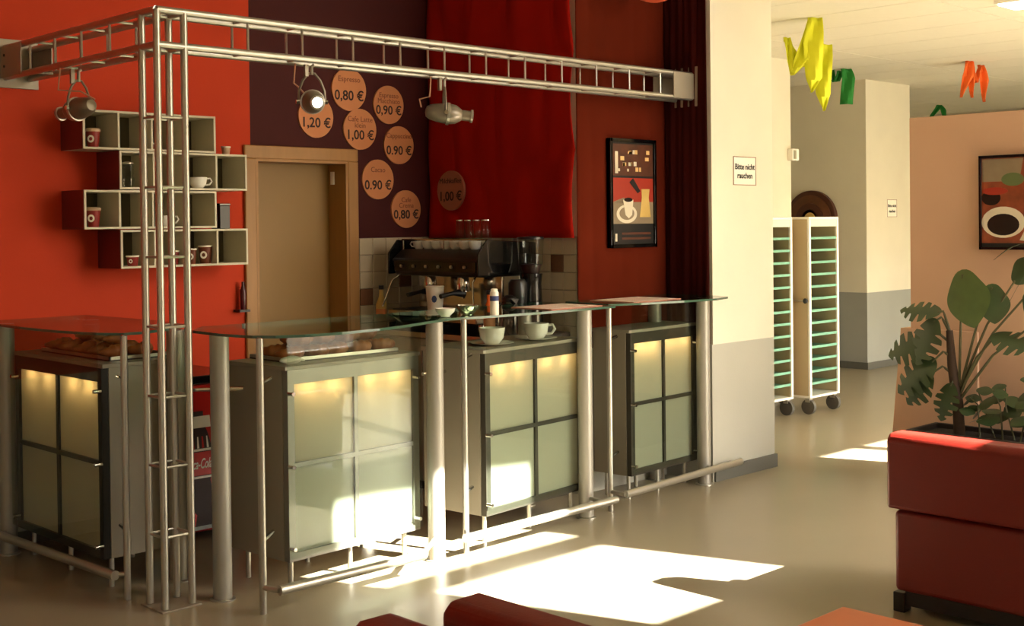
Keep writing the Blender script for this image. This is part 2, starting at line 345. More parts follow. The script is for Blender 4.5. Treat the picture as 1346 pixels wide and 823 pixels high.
def maroon_fn(u, v):
    y = 4.625+u*(YBR-4.65); z = .85+v*(HZ-.87)
    return (XE-.02-abs(.02*math.sin(9*u+2.2*v)*(.4+v*.6)+.006*math.sin(30*u+3*v)), y, z)
cloth('wall_cloth', maroon_fn, 'maroon_cloth', 'dark maroon draped cloth on the end wall beside the white pillar')

# ------------------------------------------------------------------ lighting truss
def truss():
    X0, X1, Y0, Y1 = 2.62, 2.746, 4.741, 4.868; ZT, ZB = 2.508, 2.363; r = .0155
    t = thing('lighting_truss', 'silver square tube truss on a corner post with two ladder arms over the bar', 'truss', (2.68, 4.8, 0))
    for x, y in ((X0, Y0), (X1, Y0), (X0, Y1), (X1, Y1)): obj('post_tube', tube(new_bm(), [(x, y, .01), (x, y, ZT)], r, 12), 'steel', t, smooth=True)
    for y in (Y0, Y1):
        for z in (ZT, ZB): obj('arm_tube', tube(new_bm(), [(X0, y, z), (XE-.03, y, z)], r, 12), 'steel', t, smooth=True)
    for x in (X0, X1):
        for z in (ZT, ZB): obj('arm_tube', tube(new_bm(), [(x, Y0, z), (x, YB-.03, z)], r, 12), 'steel', t, smooth=True)
    obj('base_plate', box(new_bm(), X0-.03, X1+.03, Y0-.03, Y1+.03, 0, .008), 'plate', t, bevel=.002)
    rr = .006
    def hoop_mesh(axis):
        bm = new_bm(); a, b = (Y1-Y0)/2, (ZT-ZB)/2
        P = [(-a, -b), (a, -b), (a, b), (-a, b)]
        for i in range(4):
            p, q = P[i], P[(i+1) % 4]
            tube(bm, [(0, p[0], p[1]), (0, q[0], q[1])] if axis == 'x' else [(p[0], 0, p[1]), (q[0], 0, q[1])] if axis == 'y' else [(p[0], p[1]*.87, 0), (q[0], q[1]*.87, 0)], rr, 6)
        return mesh_of('rung_hoop', bm, 'steel')
    hx, hy, hz = hoop_mesh('x'), hoop_mesh('y'), hoop_mesh('z')
    ym, xm, zm = (Y0+Y1)/2, (X0+X1)/2, (ZT+ZB)/2
    for k in range(11): piece('rung', hx, (3.06+.288*k, ym, zm), t)
    for k in range(4): piece('rung', hy, (xm, 5.15+.27*k, zm), t)
    for k in range(7): piece('rung', hz, (xm, ym, .306+.293*k), t)
    # end brackets
    for y in (Y0-.018, Y1+.012): obj('end_bracket', box(new_bm(), XE-.23, XE-.02, y, y+.006, ZB-.005, ZT+.005), 'plate', t)
    obj('end_flange', box(new_bm(), XE-.03, XE-.018, Y0-.05, Y1+.05, ZB-.05, ZT+.05), 'plate', t, bevel=.002)
    for x in (X0-.018, X1+.012): obj('end_bracket', box(new_bm(), x, x+.006, YB-.25, YB-.01, ZB-.005, ZT+.005), 'plate', t)
    obj('end_flange', box(new_bm(), X0-.05, X1+.05, YB-.014, YB, ZB-.05, ZT+.05), 'plate', t, bevel=.002)
    for x, y, z in ((X0-.022, YB-.06, ZB+.05), (X0-.022, YB-.06, ZT-.04)): obj('bolt', tube(new_bm(), [(x, y, z), (x+.006, y, z)], .007, 6), 'rubber', t)
truss()

def spotlight(loc, aim, label, lit=False, snout=True):
    """loc: middle of the head; aim: direction the beam leaves; hangs from z=2.345"""
    L = Vector(loc); a = Vector(aim).normalized(); t = thing('stage_spotlight', label, 'spotlight', (L.x, L.y, 2.345), 'spotlights on the truss')
    K = .8; S_ = lambda pr: [(r*K, h*K) for r, h in pr]
    side = a.cross(Vector((0, 0, 1))).normalized()
    body = [(.012, -.125), (.034, -.118), (.048, -.095), (.058, -.055), (.064, -.01), (.065, .012)]
    obj('rear_housing', lathe(new_bm(), L, S_(body), 24, a), 'spot', t, smooth=True)
    obj('rim', lathe(new_bm(), L, S_([(.064, .010), (.072, .012), (.072, .028), (.064, .030)]), 24, a), 'steel', t, smooth=True)
    if snout:
        obj('front_cone', lathe(new_bm(), L, S_([(.066, .03), (.060, .07), (.038, .105), (.034, .108), (.034, .175), (.030, .175), (.030, .11)]), 24, a, cap=False), 'spot', t, smooth=True)
        obj('snout_ring', lathe(new_bm(), L, S_([(.034, .165), (.042, .167), (.042, .180), (.034, .182)]), 24, a, cap=False), 'steel', t, smooth=True)
    ls = obj('lens', lathe(new_bm(), L, S_([(.03 if snout else .05, .120 if snout else .02), (.001, .126 if snout else .026)]), 20, a), 'lamp_on' if lit else 'bright', t)
    pts = [L+side*K*.078, L+side*K*.074+Vector((0, 0, .05)), L+side*K*.05+Vector((0, 0, .10)), L+side*.015+Vector((0, 0, .13)), L-side*.015+Vector((0, 0, .13)), L-side*K*.05+Vector((0, 0, .10)), L-side*K*.074+Vector((0, 0, .05)), L-side*K*.078]
    obj('yoke', tube(new_bm(), pts, .006, 8), 'spot', t, smooth=True)
    for s in (-1, 1): obj('yoke_knob', tube(new_bm(), [L+side*s*K*.066, L+side*s*K*.092], .011, 8), 'bright', t, smooth=True)
    top = 2.348
    obj('hook_clamp', tube(new_bm(), [(L.x, L.y, L.z+.125), (L.x, L.y, top-.01), (L.x+.012, L.y, top)], .008, 8), 'steel', t)
    obj('safety_bracket', box(new_bm(), L.x-.04, L.x-.022, L.y-.008, L.y+.008, L.z+.115, top), 'spot', t)
    cb = [Vector((L.x-.09, L.y, top)), Vector((L.x-.10, L.y, L.z+.08)), L-a*.09+Vector((-.05, 0, .06)), L-a*.12+Vector((0, 0, .02))]
    obj('cable', tube(new_bm(), cb, .004, 6), 'cable', t, smooth=True)
    return t
spotlight((2.70, 5.62, 2.165), (-.18, .95, -.12), 'silver spotlight on the left truss arm aimed along the orange wall')
spotlight((3.44, 4.80, 2.178), (-.42, -.90, -.12), 'lit silver spotlight facing the room with a glowing bulb', lit=True)
spotlight((4.262, 4.80, 2.168), (.78, -.55, -.10), 'unlit silver spotlight on the long truss arm before the red cloth')

# ------------------------------------------------------------------ wall shelf units (four rows of four cubes)
def shelf_unit(x0, z0, z1, label):
    t = thing('cube_shelf', label, 'shelf', (x0, YB, z0), 'staggered cube shelves'); W = .762; yf = 6.03; th = .011
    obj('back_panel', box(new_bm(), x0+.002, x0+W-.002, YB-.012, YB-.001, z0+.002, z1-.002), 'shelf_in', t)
    obj('top_panel', box(new_bm(), x0, x0+W, yf, YB-.012, z1-th, z1), 'shelf', t); obj('bottom_panel', box(new_bm(), x0, x0+W, yf, YB-.012, z0, z0+th), 'shelf', t)
    for k in range(5):
        x = x0+k*(W-th)/4
        obj('side_panel' if k in (0, 4) else 'divider', box(new_bm(), x, x+th, yf, YB-.012, z0+th, z1-th), 'shelf', t)
    obj('side_cover', box(new_bm(), x0-.003, x0, yf+.004, YB-.001, z0, z1), 'shelf_side', t)
    obj('side_cover', box(new_bm(), x0+W, x0+W+.003, yf+.004, YB-.001, z0, z1), 'shelf_side', t)
S1, S2 = 2.916, 3.112
Z = [(2.006, 2.206), (1.803, 2.003), (1.598, 1.798), (1.392, 1.592)]
shelf_unit(S1, *Z[0], 'topmost white edged cube shelf on the orange wall'); shelf_unit(S2, *Z[1], 'second cube shelf from the top set further right holding a white cup')
shelf_unit(S1, *Z[2], 'third cube shelf from the top with a black box at its end'); shelf_unit(S2, *Z[3], 'lowest cube shelf holding brown and red paper cups')
def paper_cup(x, y, z, h, r, m, label, lid=True, ring=True):
    t = thing('paper_cup', label, 'cup', (x, y, z), 'paper cups on the cube shelves')
    obj('cup_body', lathe(new_bm(), (x, y, z), [(r*.72, 0), (r*.76, .004), (r, h)], 20), m, t, smooth=True)
    if lid: obj('lid', lathe(new_bm(), (x, y, z+h), [(r*1.04, -.006), (r*1.08, 0), (r*1.06, .008), (r*.8, .013)], 20), 'cup_lid', t, smooth=True)
    else: obj('rim', lathe(new_bm(), (x, y, z+h), [(r*1.0, -.004), (r*1.06, 0), (r*1.0, .004)], 20), 'paper', t, smooth=True)
    if ring:
        a = R(225); dv = Vector((math.cos(a), math.sin(a), 0)); u = Vector((-dv.y, dv.x, 0)); c = Vector((x, y, z+h*.5))+dv*(r*.9)
        bm = new_bm(); n = 16; q = h*.2
        o_ = [bm.verts.new(c+dv*.002+u*q*math.cos(2*math.pi*k/n)+Vector((0, 0, q*1.1*math.sin(2*math.pi*k/n)))) for k in range(n)]
        i_ = [bm.verts.new(c+dv*.003+u*q*.5*math.cos(2*math.pi*k/n)+Vector((0, 0, q*.55*math.sin(2*math.pi*k/n)))) for k in range(n)]
        for k in range(n): bm.faces.new((o_[k], o_[(k+1) % n], i_[(k+1) % n], i_[k]))
        obj('logo_ring', bm, 'paper', t, solid=.001)
def mug(x, y, z, s, label, ang=0, saucer=False, grp=None, m='white_cer'):
    t = thing('coffee_cup', label, 'cup', (x, y, z), grp); z0 = z
    if saucer:
        obj('saucer', lathe(new_bm(), (x, y, z), [(.03*s, 0), (.045*s, .002), (.078*s, .012), (.08*s, .015), (.04*s, .006)], 28), m, t, smooth=True); z0 = z+.006
    obj('bowl', lathe(new_bm(), (x, y, z0), [(.024*s, 0), (.028*s, .003), (.042*s, .022*s), (.048*s, .058*s), (.045*s, .058*s), (.038*s, .022*s), (.01*s, .008)], 28), m, t, smooth=True)
    c = Vector((x, y, z0)); dv = Vector((math.cos(ang), math.sin(ang), 0))
    pts = [c+dv*(.040*s)+Vector((0, 0, .05*s)), c+dv*(.062*s)+Vector((0, 0, .052*s)), c+dv*(.070*s)+Vector((0, 0, .036*s)), c+dv*(.058*s)+Vector((0, 0, .02*s)), c+dv*(.038*s)+Vector((0, 0, .018*s))]
    obj('handle', tube(new_bm(), pts, .005*s, 8), m, t, smooth=True)
    return t
paper_cup(3.008, 6.11, 2.017, .088, .036, 'cup_red', 'red paper cup with beige lid in the topmost shelf')
paper_cup(3.375, 6.13, 2.017, .035, .022, 'cup_red', 'tiny red cup half hidden behind the truss in the topmost shelf', lid=False, ring=False)
paper_cup(3.003, 6.11, 1.609, .090, .036, 'cup_red', 'dark red lidded paper cup alone in the third shelf')
paper_cup(3.212, 6.10, 1.403, .050, .033, 'cup_red', 'short red and white cup at the left of the lowest shelf', lid=False)
paper_cup(3.455, 6.10, 1.403, .072, .028, 'cup_red', 'small red paper cup behind the truss tube in the lowest shelf', lid=False)
paper_cup(3.562, 6.10, 1.403, .080, .026, 'cup_brown', 'narrow brown paper cup with white ring in the lowest shelf', lid=False)
paper_cup(3.645, 6.10, 1.403, .095, .038, 'cup_brown', 'largest brown paper cup with white ring in the lowest shelf', lid=False)
mug(3.600, 6.09, 1.814, 1.05, 'white cup with handle lying in the second shelf', ang=R(-30))
mug(3.405, 6.10, 1.609, 1.0, 'white cup behind the truss tubes in the third shelf', ang=R(-40))
paper_cup(3.803, 6.13, 2.003, .046, .026, 'cup_lid', 'small pale cup standing on top of the second shelf end', lid=False, ring=False)
def storage_jar():
    t = thing('glass_jar', 'clear glass jar with narrow waist in the second shelf', 'jar', (3.19, 6.1, 1.814))
    obj('jar_body', lathe(new_bm(), (3.19, 6.1, 1.815), [(.028, 0), (.036, .008), (.036, .05), (.026, .06), (.034, .07), (.036, .115), (.03, .122)], 20), 'glass', t, smooth=True)
    obj('jar_lid', lathe(new_bm(), (3.19, 6.1, 1.937), [(.03, 0), (.031, .008), (.01, .014)], 20), 'steel', t, smooth=True)
storage_jar()
def dark_box():
    t = thing('black_box', 'small black carton standing on the lowest shelf end', 'box', (3.745, 6.1, 1.592))
    obj('carton', box(new_bm(), 3.71, 3.775, 6.05, 6.14, 1.592, 1.722), 'black', t, bevel=.003); obj('carton_flap', box(new_bm(), 3.708, 3.777, 6.048, 6.142, 1.722, 1.732), 'black_gloss', t, bevel=.002)
dark_box()
def wall_tube():
    t = thing('wall_tube', 'slim dark red upright tube beside the wooden door frame', 'tube', (3.985, 6.22, 1.12))
    obj('tube_body', lathe(new_bm(), (3.972, 6.24, 1.125), [(.016, 0), (.018, .01), (.018, .11), (.009, .135), (.009, .16)], 16), 'liquor', t, smooth=True)
    obj('wall_bracket', box(new_bm(), 3.93, 4.0, 6.21, 6.278, 1.112, 1.125), 'black', t)
wall_tube()

# ------------------------------------------------------------------ price discs
def price_disc(x, z, r, lines, price, label, facing='-Y', m='disc', plane=YB, ink='ink'):
    off = .012 if facing == '-Y' else .062
    if facing == '-Y':
        t = thing('price_disc', label, 'sign', (x, plane, z), 'round price signs'); ax = (0, -1, 0); c = Vector((x, plane, z)); put = lambda dz: (x, plane-off-.001, z+dz)
    else:
        t = thing('price_disc', label, 'sign', (plane, x, z), 'round price signs'); ax = (-1, 0, 0); c = Vector((plane, x, z)); put = lambda dz: (plane-off-.001, x, z+dz)
    obj('disc', lathe(new_bm(), c, [(r, 0 if facing == '-Y' else .045), (r, off)], 40, ax), m, t)
    text_on('price_text', price, .075*r/.115, ink, put(-.035*r/.115), facing, t, bold=.0012)
    for k, l in enumerate(lines): text_on('name_text', l, .042*r/.115, 'ink_soft' if m == 'disc' else ink, put((.055-.034*k)*r/.115), facing, t)
f = lambda X, z: (X*6.28/6.24, 1.6+(z-1.6)*6.28/6.24)
for X, z, r, ls, p, lb in (
    (4.745, 2.442, .132, ['Espresso'], '0,80 €', 'topmost round price sign reading 0,80 near the lit spotlight'),
    (4.493, 2.262, .128, ['Latte'], '1,20 €', 'round price sign reading 1,20 below the lit spotlight'),
    (4.826, 2.201, .128, ['Cafe Latte', 'klein'], '1,00 €', 'round orange price sign reading 1,00 on the maroon wall'),
    (5.057, 2.366, .122, ['Espresso', 'Macchiato'], '0,90 €', 'round price sign with two name lines reading 0,90'),
    (5.137, 2.113, .122, ['Cappuccino'], '0.90 €', 'round price sign reading 0.90 at the right of the maroon wall'),
    (4.963, 1.891, .126, ['Cacao'], '0.90 €', 'round price sign reading Cacao 0.90 beside the door corner'),
    (5.19, 1.704, .122, ['Cafe', 'Crema'], '0,80 €', 'lowest round price sign reading 0,80 above the tiles')):
    x_, z_ = f(X, z); price_disc(x_, z_, r, ls, p, lb)
price_disc(6.03, 1.82, .128, ['Milchkaffee'], '1,00 €', 'dull round price sign reading 1,00 on the red cloth', '-X', 'disc_grey', XR, 'ink')

# ------------------------------------------------------------------ bar counters
LAMPC = (1.0, .58, .24)
def counter(name, label, P0, P1, inward, zt, thin, thick, rail, glass_pts, fm, wth=.42, brackets=()):
    """P0->P1 front bottom edge (xy), inward unit vector, zt top of cabinet front"""
    P0, P1 = Vector((*P0, 0)), Vector((*P1, 0)); n = Vector((*inward, 0)); W = (P1-P0).length; u = (P1-P0).normalized()
    n = (n-u*n.dot(u)).normalized(); T = lambda a, b, z: P0+u*a+n*b+Vector((0, 0, z)); zb = .14
    t = thing('bar_counter', label, 'counter', (P0.x, P0.y, 0), 'bar counter modules')
    def bx(a0, a1, b0, b1, z0, z1, bm=None):
        bm = bm or new_bm()
        prism(bm, [T(a0, b0, z0), T(a1, b0, z0), T(a1, b1, z0), T(a0, b1, z0)], (0, 0, z1-z0)); return bm
    h = .016
    body = bx(-.004, h, .034, wth, zb, zt); bx(W-h, W+.004, .034, wth, zb, zt, body); bx(h, W-h, wth-h, wth, zb, zt, body); bx(h, W-h, .034, wth-h, zb, zb+h, body)
    obj('cabinet_body', body, 'lam', t)
    obj('cabinet_top', bx(-.012, W+.012, .0, wth+.01, zt, zt+.018), 'lam', t, bevel=.002)
    s = .036; m = .021; tb = .062; zm = (zb+zt)/2
    fr = bx(0, s, 0, .032, zb, zt); bx(W-s, W, 0, .032, zb, zt, fr); bx(s, W-s, 0, .032, zb, zb+s, fr); bx(s, W-s, 0, .032, zt-tb, zt, fr)
    bx(W/2-m/2, W/2+m/2, .002, .03, zb+s, zt-tb, fr); bx(s, W/2-m/2, .002, .03, zm-m/2, zm+m/2, fr); bx(W/2+m/2, W-s, .002, .03, zm-m/2, zm+m/2, fr)
    obj('front_frame', fr, fm, t)
    for a0, a1 in ((s, W/2-m/2), (W/2+m/2, W-s)):
        for z0, z1 in ((zb+s, zm-m/2), (zm+m/2, zt-tb)):
            obj('frosted_pane', bx(a0, a1, .014, .019, z0, z1), 'frosted', t)
    # tube lamp inside under the top
    lp = obj('inner_lamp', tube(new_bm(), [T(.06, .10, zt-.03), T(W-.06, .10, zt-.03)], .012, 8), 'tube', t)
    for q in (.16, .34, .62, .82):
        ld = bpy.data.lights.new('cabinet_lamp', 'POINT'); ld.energy = LAMP_W; ld.color = LAMPC; ld.shadow_soft_size = .02
        lo = bpy.data.objects.new('cabinet_lamp', ld); COL.objects.link(lo); lo.location = T(W*q, .056, zt-.075)
    for a in (.05, W*.5, W-.05):
        for b in (.06, wth-.05): obj('leg', tube(new_bm(), [T(a, b, 0), T(a, b, zb)], .012, 10), 'steel', t, smooth=True)
    # clear guard pane in front of the frame
    obj('guard_pane', bx(-.02, W-.01, -.030, -.024, zb+.02, 1.13), 'glass', t)
    for a, z in ((.005, zt-.10), (.005, zm), (.005, zb+.06), (W-.03, zt-.10), (W-.03, zb+.06)):
        obj('pane_fixing', tube(new_bm(), [T(a, -.036, z), T(a, 0, z)], .009, 10), 'bright', t, smooth=True)
    # thin front post with stand-offs
    tx = Vector((*thin, 0))
    obj('thin_post', tube(new_bm(), [tx, tx+Vector((0, 0, 1.138))], .015, 14), 'steel', t, smooth=True)
    obj('thin_post_cap', lathe(new_bm(), tx+Vector((0, 0, 1.128)), [(.013, 0), (.013, .012), (.008, .016)], 12), 'bright', t, smooth=True)
    near = P0 if (P0-tx).length < (P1-tx).length else P1
    for z in (.30, .955):
        e = near+n*.06
        e = tx+(e-tx)*.55
        obj('stand_off', tube(new_bm(), [tx+Vector((0, 0, z)), e+Vector((0, 0, z))], .010, 10), 'bright', t, smooth=True)
    for q in thick:
        c = Vector((*q, 0)); obj('thick_post', tube(new_bm(), [c, c+Vector((0, 0, 1.138))], .041, 22), 'alu', t, smooth=True)
        obj('post_foot', lathe(new_bm(), c, [(.055, 0), (.055, .006), (.043, .008)], 22), 'steel', t, smooth=True)
    for a, b, z in brackets: obj('bracket', tube(new_bm(), [(*a, z), (*b, z)], .009, 8), 'bright', t, smooth=True)
    r0, r1 = Vector((*rail[0], .11)), Vector((*rail[1], .11))
    rl = obj('foot_rail', tube(new_bm(), [r0, r1], .021, 16), 'steel', t, smooth=True)
    for q in rail[2:]: obj('rail_bracket', tube(new_bm(), [(*q[0], .11), (*q[1], .11)], .012, 10), 'steel', t, smooth=True)
    gt = obj('glass_top', prism(new_bm(), [(*p, 1.138) for p in glass_pts], (0, 0, .012)), 'green_glass', t)
    e = new_bm(); k = len(glass_pts)
    for i in range(k):
        a, b = Vector((*glass_pts[i], 1.138)), Vector((*glass_pts[(i+1) % k], 1.138))
        e_ = [e.verts.new(p) for p in (a, b, b+Vector((0, 0, .012)), a+Vector((0, 0, .012)))]; e.faces.new(e_)
    obj('glass_edge', e, 'edge_glass', gt, solid=.002)
    return t
LAMP_W = 1.15
counter('bar_counter', 'dark framed bar counter module under the orange wall left of the truss post', (2.58, 5.20), (2.58, 6.10), (1, 0), .985,
        (2.594, 5.016), [(2.90, 5.12), (2.56, 6.16), (2.95, 6.05)], ((2.49, 6.25), (2.545, 5.03), ((2.545, 5.06), (2.594, 5.016)), ((2.50, 6.1), (2.56, 6.16))),
        [(2.47, 6.25), (2.455, 5.75), (2.475, 5.40), (2.53, 5.14), (2.60, 5.03), (2.70, 5.03), (2.85, 5.10), (3.02, 5.22), (3.06, 5.6), (3.02, 6.25)], 'frame_unlit',
        brackets=[((2.90, 5.12), (2.83, 5.25), .86)])
counter('bar_counter', 'grey framed bar counter module right of the truss post in bright sun', (3.115, 4.555), (3.895, 4.60), (0, 1), .975,
        (2.885, 4.415), [(2.878, 4.714), (3.93, 4.52), (3.90, 5.03)], ((2.905, 4.325), (3.68, 4.315), ((2.885, 4.415), (2.905, 4.325)), ((3.66, 4.315), (3.93, 4.52))),
        [(2.86, 4.90), (2.845, 4.66), (2.88, 4.46), (2.94, 4.38), (3.05, 4.33), (3.22, 4.30), (3.44, 4.32), (3.65, 4.38), (3.86, 4.46), (4.06, 4.53), (4.0, 5.02), (3.0, 5.06)], 'grey_frame',
        brackets=[((2.78, 4.80), (2.96, 4.66), .905)])
counter('bar_counter', 'third bar counter module with two white cups inside its glass', (4.283, 4.545), (5.10, 4.63), (0, 1), .955,
        (4.106, 4.505), [(5.055, 4.575), (5.05, 5.03)], ((4.0, 4.395), (5.12, 4.415), ((4.02, 4.395), (4.106, 4.505)), ((5.03, 4.413), (5.055, 4.575))),
        [(4.03, 4.52), (4.25, 4.48), (4.6, 4.455), (5.0, 4.45), (5.18, 4.46), (5.21, 5.03), (4.05, 5.03), (3.90, 4.80)], 'dark_frame', brackets=[((4.05, 4.75), (4.2, 4.75), .86)])
counter('bar_counter', 'rightmost bar counter module next to the white pillar', (5.53, 4.65), (6.20, 4.69), (0, 1), .965,
        (5.256, 4.573), [(6.185, 4.625), (6.10, 4.93)], ((5.25, 4.46), (6.46, 4.55), ((5.256, 4.573), (5.25, 4.46)), ((6.15, 4.53), (6.185, 4.625))),
        [(5.26, 4.58), (5.45, 4.50), (5.75, 4.43), (6.02, 4.40), (6.20, 4.45), (6.24, 4.55), (6.245, 4.94), (5.30, 4.94)], 'dark_frame', wth=.27)

# things on the counters
def croissant_mesh():
    bm = new_bm(); pts = []; rs = []
    for k in range(25):
        a = R(-80+160*k/24); pts.append((.055*math.sin(a), .05*(1-math.cos(a))*1.1, .024)); s = math.sin(math.pi*(k+.6)/25.2)
        rs.append(.004+.021*s*(1+(.16, 0, -.14, .02)[k % 4]))
    tube(bm, pts, rs, 10); return mesh_of('croissant', bm, 'pastry')
cm = croissant_mesh()
for p in cm.polygons: p.use_smooth = True
def serving_tray(x0, x1, y0, y1, z, label):
    t = thing('serving_tray', label, 'tray', ((x0+x1)/2, (y0+y1)/2, z))
    obj('tray_base', box(new_bm(), x0, x1, y0, y1, z, z+.006), 'tray_dark', t)
    bm = new_bm(); e = .008
    for b in ((x0, x1, y0, y0+e), (x0, x1, y1-e, y1), (x0, x0+e, y0, y1), (x1-e, x1, y0, y1)): box(bm, *b, z+.006, z+.02)
    obj('tray_rim', bm, 'steel', t)
serving_tray(2.66, 2.96, 5.28, 5.98, 1.003, 'long dark tray of croissants on the left counter')
serving_tray(3.20, 3.84, 4.68, 4.98, .993, 'long dark tray of pastries on the sunny counter')
def croissant(x, y, z, a, label, grp):
    o = bpy.data.objects.new('croissant', cm); COL.objects.link(o); o.location = (x, y, z); o.rotation_euler = (0, 0, a); o.scale = (1.25,)*3; tag(o, label, 'croissant', grp)
ORD = ['first', 'second', 'third', 'fourth', 'fifth', 'sixth', 'seventh']
for i in range(5):
    for j in range(2): croissant(2.74+.13*j, 5.36+.135*i, 1.0095, R(40+random.uniform(-25, 25)), '%s croissant from the truss post in the %s row, left counter tray' % (ORD[i], ('front', 'back')[j]), 'croissants on the left counter')
for i in range(3):
    croissant(2.79+.03*(i % 2), 5.44+.16*i, 1.062, R(70+random.uniform(-25, 25)), '%s croissant from the truss post heaped on top, left counter tray' % ORD[i], 'croissants on the left counter')
for i in range(5):
    for j in range(2): croissant(3.27+.125*i, 4.72+.13*j, .9995, R(random.uniform(-25, 25)), '%s croissant from the left in the %s row of the sunny counter' % (ORD[i], ('front', 'back')[j]), 'croissants on the sunny counter')
for i in range(4):
    croissant(3.33+.13*i, 4.77+.02*(i % 2), 1.052, R(random.uniform(-40, 40)), '%s croissant from the left heaped on top in the sunny counter' % ORD[i], 'croissants on the sunny counter')
def bread_bag(x, y, z, s, label):
    t = thing('paper_bag', label, 'bag', (x, y, z))
    def fn(u, v):
        a = 2*math.pi*u; r = math.sin(math.pi*min(.999, max(.001, v)))**.5
        return (x+(v-.5)*.24*s, y+.05*s*r*math.cos(a)*(1+.12*math.sin(5*a+9*v)), z+.035*s+.035*s*r*math.sin(a)*(1+.1*math.sin(7*a+6*v)))
    obj('bag_body', grid(new_bm(), fn, 20, 14), 'bag', t, smooth=True); obj('bag_fold', box(new_bm(), x+.10*s, x+.13*s, y-.03*s, y+.03*s, z+.02*s, z+.03*s), 'bag', t)
bread_bag(3.19, 4.635, .993, .5, 'crumpled pale paper bag at the front corner of the sunny counter')
mug(4.50, 4.72, .973, 1.45, 'white cup and saucer at the left inside the third counter', ang=R(20), saucer=True, grp='cups in the counter')
mug(4.85, 4.74, .973, 1.45, 'white cup and saucer at the right inside the third counter', ang=R(-50), saucer=True, grp='cups in the counter')
def menu_card(x0, x1, y0, y1, label):
    t = thing('menu_card', label, 'menu', ((x0+x1)/2, (y0+y1)/2, 1.1501))
    obj('card', box(new_bm(), x0, x1, y0, y1, 1.1503, 1.154), 'menu', t); obj('card_border', box(new_bm(), x0+.02, x1-.02, y0+.02, y1-.02, 1.154, 1.1546), 'paper', t)
    bm = new_bm()
    for k in range(6): box(bm, x0+.04, x1-.06-.03*(k % 2), y0+.05+k*.04, y0+.06+k*.04, 1.1546, 1.1550)
    obj('print_lines', bm, 'menu', t)
menu_card(4.72, 5.12, 4.50, 4.80, 'pinkish menu card lying on the third counter glass')
menu_card(5.42, 5.85, 4.53, 4.86, 'pinkish menu card lying on the rightmost counter glass')
def bowl(x, y, z, r, m, label, cat='bowl', grp=None):
    t = thing('bowl', label, cat, (x, y, z), grp)
    obj('bowl_body', lathe(new_bm(), (x, y, z), [(r*.4, 0), (r*.5, .004), (r*.9, r*.45), (r, r*.8), (r*.95, r*.8), (r*.8, r*.42), (r*.3, .01)], 24), m, t, smooth=True)
    obj('foot_ring', lathe(new_bm(), (x, y, z), [(r*.45, 0), (r*.47, .005)], 24), m, t)
bowl(4.09, 4.62, 1.1503, .05, 'white_cer', 'small pale bowl at the left end of the third counter glass')
bowl(4.24, 4.62, 1.1503, .06, 'chrome', 'shiny metal bowl on the third counter glass')
def sugar_can(x, y, z):
    t = thing('tall_pack', 'tall white cylindrical pack with blue print on the third counter glass', 'pack', (x, y, z))
    obj('pack_body', lathe(new_bm(), (x, y, z), [(.021, 0), (.022, .003), (.022, .112), (.020, .116)], 20), 'porcelain_pack', t, smooth=True)
    obj('pack_cap', lathe(new_bm(), (x, y, z+.116), [(.017, 0), (.017, .012), (.012, .015)], 20), 'paper', t, smooth=True)
    obj('pack_band', lathe(new_bm(), (x, y, z+.07), [(.0226, 0), (.0226, .025)], 20), 'blue_print', t)
sugar_can(4.30, 4.49, 1.1503)

# ------------------------------------------------------------------ back bar with coffee machine
def back_bar():
    x0, x1, y0, y1, zt = 4.88, XR-.02, 5.04, 6.25, .96
    for k in range(2):
        a, b = y0+k*.605, y0+(k+1)*.605-.01
        t = thing('back_bar_cabinet', ['grey low cabinet below the coffee machine near the niche front', 'grey low cabinet below the coffee machine near the door'][k], 'cabinet', (x0, a, 0), 'back bar cabinets')
        obj('carcass', box(new_bm(), x0+.02, x1, a, b, .06, zt-.032), 'lam', t); obj('kick_plate', box(new_bm(), x0+.06, x1, a, b, 0, .06), 'plinth', t)
        dr = obj('cabinet_door', box(new_bm(), x0, x0+.018, a+.004, b-.004, .07, zt-.04), 'lam', t, bevel=.002)
        obj('door_pull', tube(new_bm(), [(x0-.02, a+.06, .7), (x0-.02, a+.06, .85)], .006, 8), 'steel', dr)
    t = thing('worktop', 'dark worktop of the back bar carrying the coffee machine', 'worktop', (x0, y0, zt))
    obj('top_slab', box(new_bm(), x0-.02, x1, y0-.01, y1, zt-.03, zt), 'black', t, bevel=.004); obj('front_edge', box(new_bm(), x0-.024, x0-.02, y0-.01, y1, zt-.03, zt), 'steel', t)
back_bar()
